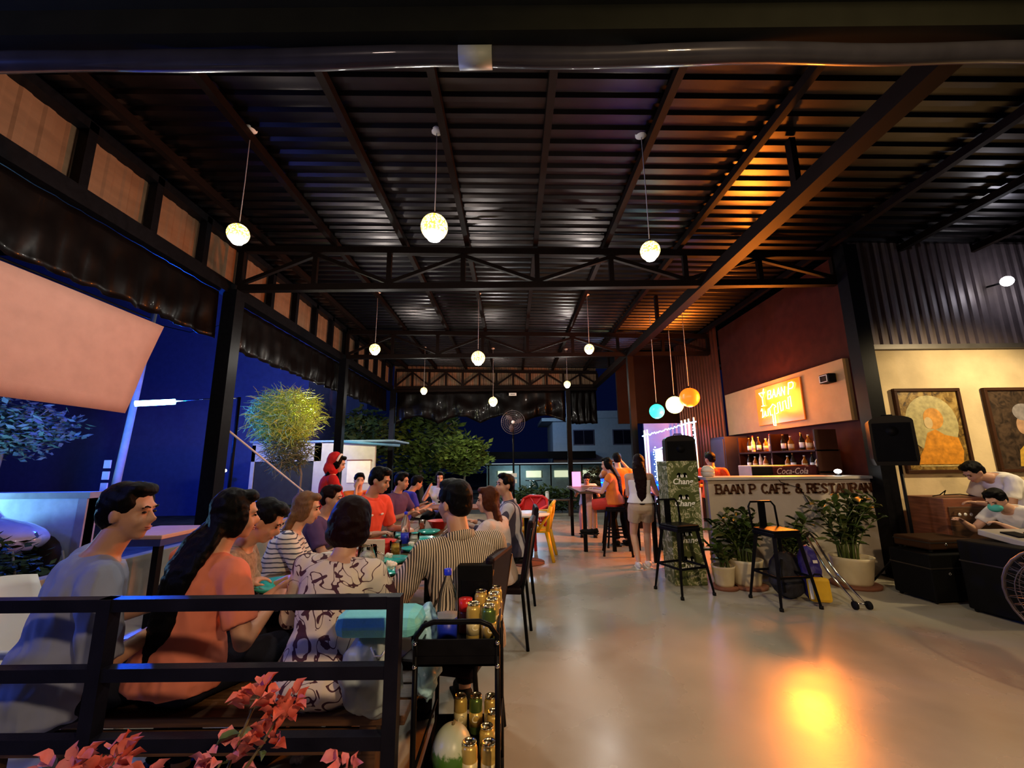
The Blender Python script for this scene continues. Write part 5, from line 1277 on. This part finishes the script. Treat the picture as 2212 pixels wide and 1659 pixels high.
MB().bbox(1.0, -.03, 1.0, 1.65, 0, 1.6, .01).build('window', M('lit_pale_window', (.7, .65, .5), .6, emit=(1, .85, .6), es=.35), sd); MB().box(.98, -.04, 1.6, 1.67, 0, 1.63).build('window_frame', redwood, sd)
light('shrub_fill_light', 'POINT', (.6, -1.6, 2.9), (1, .93, .68), 190, .1, parent=sd)  # invented light set before the shrub to brighten it and the shed
# utility pole, wall, backdrop buildings, parked car
up = thing('utility_pole', (-9.0, 9.6, -.13), 'pale blue lit concrete utility pole leaning at the left', 'pole')
MB().tube([(0, 0, 0), (.35, 0, 5.5)], [.085, .06], 12).build('shaft', M('pale_concrete', (.5, .5, .5), .85, bump=.2), up)
for z in (1.1, 1.35, 1.6): MB().bbox(-.18, -.1, z, -.03, -.07, z+.18, .004).build('paper_notice', paper, up)
MB().tube([(-8.68, 9.6, 4.9), (-6.6, 8.2, 4.2), (-4.35, 6.7, 3.95)], .01, 6).build('overhead_wire', blk, label='thin overhead wire crossing beside the utility pole', cat='cable')
lw_ = thing('low_white_wall', (-9.0, 7.2, -.13), 'low white garden wall with coping lit pale blue at the far left', 'wall')
MB().box(-4, 0, 0, 1.9, .15, 1.12).build('wall_body', M('white_rendered_wall', (.6, .65, .7), .8), lw_); MB().box(-4.05, -.05, 1.12, 1.95, .2, 1.22).build('coping', M('grey_coping', (.35, .35, .34), .8), lw_)
MB().box(1.75, -.03, 0, 1.9, .18, 1.12).build('end_pier', M('violet_grey_pier', (.4, .36, .42), .8), lw_)
light('garden_wall_lamp', 'POINT', (-.4, -1.0, 1.2), (.25, .6, 1), 220, .1, parent=lw_)
cr = thing('parked_car', (-8.3, 6.2, -.13), 'white rounded car roof in front of the pale blue lit wall', 'car')
m0 = MB(); m0.ell((0, 0, .62), (1.6, .7, .36)); m0.ell((-.05, 0, .88), (.85, .58, .3)); put(remesh(m0, 'car_body', .05, M('white_car_paint', (.4, .45, .5), .2, coat=1), 3), 'car_body', cr)
m0 = MB(); m0.ell((-.05, 0, .9), (.8, .6, .22)); put(remesh(m0, 'window_glass', .04, M('dark_car_glass', (.01, .01, .012), .08), 2), 'window_glass', cr)
for x in (-.95, .95):
    for s_y in (-.6, .6): MB().lathe([(.0001, -.09), (.27, -.09), (.3, -.05), (.3, .05), (.27, .09), (.0001, .09)], m=Matrix.Rotation(pi/2, 3, 'X'), c=(x, s_y, .3), n=18).build('wheel', rubber, cr)
def hedge(x0, x1, y, z, n, label, seed, mat_=dg_, size=.09, depth=.35, cat='shrub', name='hedge'):
    t = thing(name, ((x0+x1)/2, y, -.13), label, cat); foliage('foliage', (0, 0, z*.55), ((x1-x0)/2, depth, z*.6), n, None, mat_, t, seed, size, hollow=.1)
    rnd = random.Random(seed)
    for k in range(5): x = (k/4-.5)*(x1-x0)*.8; MB().tube([(x, 0, 0), (x+.1, .03, z*.5), (x+.05, 0, z*.8)], .012, 5).build('stem', M('grey_bark', (.2, .17, .12), .8), t)
    return t
hedge(-7.6, -4.8, 4.9, .9, 1500, 'dark low hedge along the left side in front of the blue lit wall', 11, M('dark_olive_leaf', (.04, .06, .02), .6, var=.4), .05)
hedge(-1.0, 2.6, 13.6, .85, 1400, 'low greenery along the far edge of the floor behind the plank bench', 12, dg_, .09)
hedge(2.2, 3.6, 14.9, 1.5, 800, 'greyish shrub beyond the standing woman', 13, M('grey_olive_leaf', (.1, .12, .07), .5, var=.3), .1)
hedge(-6.3, -4.55, 9.9, .75, 700, 'low plants around the stem of the yellow green shrub', 14, dg_, .08)
# side low wall and ledge at the left of the hall
MB().bbox(-4.34, -.5, -.1, -4.2, 12.0, .52, .01).build('side_kerb_wall', M('grey_kerb', (.3, .27, .22), .85), label='low kerb wall along the open left side of the hall', cat='wall')
tb2 = thing('side_table', (-3.72, 4.6, 0), 'salmon topped table with a dark blue edge behind the man at the left', 'table')
MB().bbox(-.3, -.35, .8, .3, .35, .84, .008).build('tabletop', pink, tb2); MB().box(-.3, -.36, .74, .3, .36, .8).build('apron', M('navy_paint', (.02, .03, .15), .5), tb2)
for x in (-.24, .24):
    for y in (-.3, .3): MB().box(x-.03, y-.03, 0, x+.03, y+.03, .74).build('leg', blk, tb2)
# added backdrop block that catches the blue glow of the street lamp
bh = thing('glow_backdrop', (-12.6, 14.5, -.13), 'tall plain backdrop added to catch the deep blue glow behind the street lamp', 'building')
navy = M('glow_blue_render', (.06, .08, .3), .85, var=.1)  # blue of the lamp glow is put into the base colour
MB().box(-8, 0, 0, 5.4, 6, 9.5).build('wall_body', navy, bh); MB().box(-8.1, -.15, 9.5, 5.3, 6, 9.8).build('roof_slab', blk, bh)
# blue house beyond the far end
ho = thing('two_storey_house', (3.4, 26, -.13), 'pale blue two storey house with dark windows beyond the far end', 'building')
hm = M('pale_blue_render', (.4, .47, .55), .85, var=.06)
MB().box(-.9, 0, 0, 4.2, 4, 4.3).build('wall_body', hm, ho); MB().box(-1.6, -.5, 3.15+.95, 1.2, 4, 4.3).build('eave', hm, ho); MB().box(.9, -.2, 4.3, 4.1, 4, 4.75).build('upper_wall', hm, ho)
for x in (.35, 2.8):
    f_ = MB().box(x, -.05, 2.65, x+1.3, 0, 3.6).build('window', M('navy_window_frame', (.1, .1, .16), .5), ho)
    for k in (0, 1): MB().box(x+.06+k*.61, -.07, 2.71, x+.63+k*.61, -.04, 3.54).build('pane', M('dark_pane', (.01, .01, .02), .1), f_)
MB().box(-7.5, -1.6, 1.85, 1.4, -.3, 2.25).build('dark_awning', blk, ho)
light('tree_fill_light', 'POINT', (-4.6, -11.2, 3.2), (1, .95, .7), 70, .1, parent=ho)  # added light to brighten the tree leaves, no real lamp here
light('house_yard_lamp', 'POINT', (-2.6, -4.2, 4.2), (.45, .7, 1), 260, .2, parent=ho)
# long carport with a pale edge and lit stalls under it
cp_ = thing('roadside_stall', (1.2, 20.5, -.13), 'long low roadside shed with a pale roof edge and small lit openings', 'building')
MB().box(-2.6, 0, 1.5, 4.0, 2.5, 1.62).build('roof', blk, cp_); MB().box(-2.6, -.03, 1.56, 4.0, 0, 1.6).build('pale_edge', M('pale_edge_strip', (.5, .6, .65), .4, emit=(.5, .7, .85), es=.4), cp_)
MB().box(-2.6, 2.2, 0, 4.0, 2.4, 1.5).build('rear_wall', M('teal_grey_wall', (.2, .3, .3), .8), cp_)
for k in range(5): MB().box(-2.4+k*1.5, 0, 0, -2.34+k*1.5, .06, 1.5).build('post', blk, cp_)
for k in range(4): MB().bbox(-2.0+k*1.5, 2.12, .85, -1.2+k*1.5, 2.19, 1.2, .01).build('lit_opening', M('lit_cream_opening', (.8, .8, .5), .5, emit=(.8, .9, .6), es=.8), cp_)
light('stall_lamp', 'POINT', (-1.0, 1.0, 1.2), (.6, .85, 1), 50, .1, parent=cp_)
hd = thing('headlamp', (-.05, 16.6, .62), 'glaring white headlamp low at the far end of the hall', 'lamp')
MB().lathe([(.11, 0), (.1, -.02), (.0001, -.04)], m=Matrix.Rotation(pi/2, 3, 'X'), n=18).build('lens', BULB, hd); MB().lathe([(.12, 0), (.12, .1), (.06, .14), (.0001, .14)], m=Matrix.Rotation(-pi/2, 3, 'X'), n=18).build('housing', blk, hd)
MB().tube([(0, .07, -.1), (0, .07, -.75)], .03, 8).build('stand', blk, hd); light('headlamp_light', 'POINT', (0, -.15, 0), (.85, .93, 1), 30, .08, parent=hd)
# motorbike by the headlamp
mo = thing('parked_motorbike', (.75, 15.8, -.13), 'dark parked motorbike near the glaring headlamp', 'motorbike')
for y in (-.55, .6): MB().tube([(.0, y+.28*cos(a), .3+.28*sin(a)) for a in [2*pi*i/20 for i in range(20)]], .04, 8, closed=True).build('wheel', rubber, mo)
m0 = MB(); m0.ell((0, 0, .62), (.14, .5, .18)); m0.ell((0, .2, .8), (.13, .35, .07)); m0.ell((0, -.5, .75), (.16, .12, .25)); put(remesh(m0, 'bike_body', .03, M('dark_teal_paint', (.02, .07, .08), .25, coat=1), 2), 'bike_body', mo)
MB().tube([(-.3, -.42, 1.0), (0, -.5, .98), (.3, -.42, 1.0)], .016, 8).build('handlebar', chrome, mo)
# LED framed stall beyond the bar
lf_ = thing('led_lit_stall', (3.35, 9.3, 0), 'stall of dark panels and pale ribs outlined in blue white fairy lights', 'stall')
navp = M('dark_navy_panel', (.03, .06, .2), .4); MB().box(-.35, .25, .6, .75, .3, 2.35).build('back_panel', navp, lf_)
ribm = M('pale_ribbed_plastic', (.7, .75, .85), .3)
for x in (-.42, -.36, .42, .5, .58, .7): MB().tube([(x, 0, 0), (x, 0, 2.28+x*.25)], .022, 8).build('upright_rib', ribm, lf_)
MB().bbox(-.16, .1, .95, -.02, .16, 1.75, .004).build('lit_strip_panel', M('lit_white_panel', (.8, .9, 1), .4, emit=(.6, .8, 1), es=3), lf_)
LED = M('lit_led_dot', (.4, .6, 1), .4, var=0, emit=(.25, .45, 1), es=14)
lm_ = MB().ell((0, 0, 0), .014, n=6, k=4).mesh('led_dot', LED); rnd = random.Random(5)
for i in range(46): x = -.48+1.2*i/45; put(lm_, 'led_dot', lf_, (x, -.05, 2.17+x*.27+rnd.uniform(-.015, .015)))
for i in range(24): put(lm_, 'led_dot', lf_, (-.24+rnd.uniform(-.02, .02), -.04, .6+1.2*i/23))
for i in range(14): x = -.24+.38*i/13; put(lm_, 'led_dot', lf_, (x, -.04, 1.82+.08*sin(x*6)))
for i in range(20): put(lm_, 'led_dot', lf_, (.66+rnd.uniform(-.02, .02), -.05, 1.85+.5*i/19))
light('fairy_light_glow', 'POINT', (-.2, -.3, 2.1), (.2, .4, 1), 26, .15, parent=lf_); light('fairy_light_glow', 'POINT', (.55, -.3, 2.2), (.25, .4, 1), 22, .15, parent=lf_)
pk = thing('menu_board', (1.32, 8.9, 1.0), 'small glowing pink board beside the woman in red', 'sign')
MB().bbox(-.09, -.01, .0, .09, .01, .3, .004).build('board', M('lit_pink_board', (.9, .4, .7), .4, emit=(1, .35, .8), es=1.1), pk)
# tilted music stand piece and far small lights
mi = thing('distant_lights', (-9.2, 13.2, 0), 'cluster of tiny white, blue and yellow lights of distant stalls at the left', 'lights')
for x, y, z, c, nm in ((.2, 0, 1.35, (1, .95, .8), 'white'), (1.2, 0, 1.05, (.0, .1, 1), 'blue'), (2.0, .1, 1.3, (.4, .8, 1), 'cyan'), (2.5, 0, .95, (1, .75, .05), 'yellow')):
    MB().ell((x, y, z), (.12, .05, .06) if nm != 'yellow' else (.07, .05, .16), n=12, k=8).build('lit_%s_lantern' % nm, M('lit_%s_lantern' % nm, c, .4, var=0, emit=c, es=9), mi)
    MB().tube([(x, y+.03, z), (x, y+.03, -.13)], .015, 6).build('stake', blk, mi)
MB().bbox(1.5, .3, .4, 3.0, .8, 1.1, .05).build('stall_body', M('blue_stall_cloth', (.1, .25, .6), .6, bump=.5, bs=10), mi)
light('stall_glow', 'POINT', (2.0, -.4, 1.4), (.1, .4, 1), 25, .1, parent=mi)
# foreground flowers
fp = thing('bougainvillea_plant', (-.95, 1.22, 0), 'bougainvillea with coral pink blossoms at the bottom of the view in front of the railing', 'plant')
MB().lathe([(.12, 0), (.15, .02), (.18, .28), (.19, .3), (.17, .3), (.0001, .27)], n=24).build('pot', M('dark_plant_pot', (.04, .03, .03), .6), fp)
petm = [M('coral_petal', (.6, .12, .09), .55, var=.15, vs=30), M('pink_petal', (.6, .17, .19), .55, var=.15, vs=30)]
pm = [leaf_mesh(.04, .034, m, 'petal') for m in petm]; lfm = leaf_mesh(.055, .03, M('dim_green_leaf', (.08, .12, .03), .5), 'leaf')
def cluster(tip, base, n, k, rad):
    s = MB().tube([V(base), (V(base)+V(tip))/2+V((rnd.uniform(-.03, .03), .02, .03)), V(tip)], [.007, .005, .003], 6).build('stem', M('brown_stem', (.1, .07, .03), .7), fp)
    for i in range(n):
        a = rnd.uniform(0, 2*pi); b_ = rnd.uniform(-.8, 1); p = V(tip)+V((cos(a), sin(a), b_))*rad*rnd.uniform(.3, 1)
        put(pm[k], 'petal', s, p, (rnd.uniform(0, 1.4), rnd.uniform(-.6, .6), a-pi/2), rnd.uniform(.7, 1.2))
    for i in range(7):
        q = rnd.uniform(.25, .95); p = V(base).lerp(V(tip), q); put(lfm, 'leaf', s, p, (rnd.uniform(-.3, .8), rnd.uniform(-.5, .5), rnd.uniform(0, 6.28)), rnd.uniform(.7, 1.2))
B0 = (0, 0, .28)
cluster((.34, .02, .87), B0, 22, 0, .045); cluster((.26, .03, .89), B0, 14, 0, .035); cluster((.31, .0, .81), B0, 16, 0, .035); cluster((.2, .0, .76), B0, 18, 1, .045); cluster((-.1, .0, .74), B0, 34, 0, .06); cluster((.51, .02, .73), B0, 10, 1, .03)
cluster((-.22, .02, .72), B0, 20, 1, .05); cluster((0, .0, .71), B0, 12, 1, .04)
for o in list(bpy.data.objects):
    if o.get('label') in ('spare', 'x'): bpy.data.objects.remove(o)
bpy.data.scenes.remove(TMP)
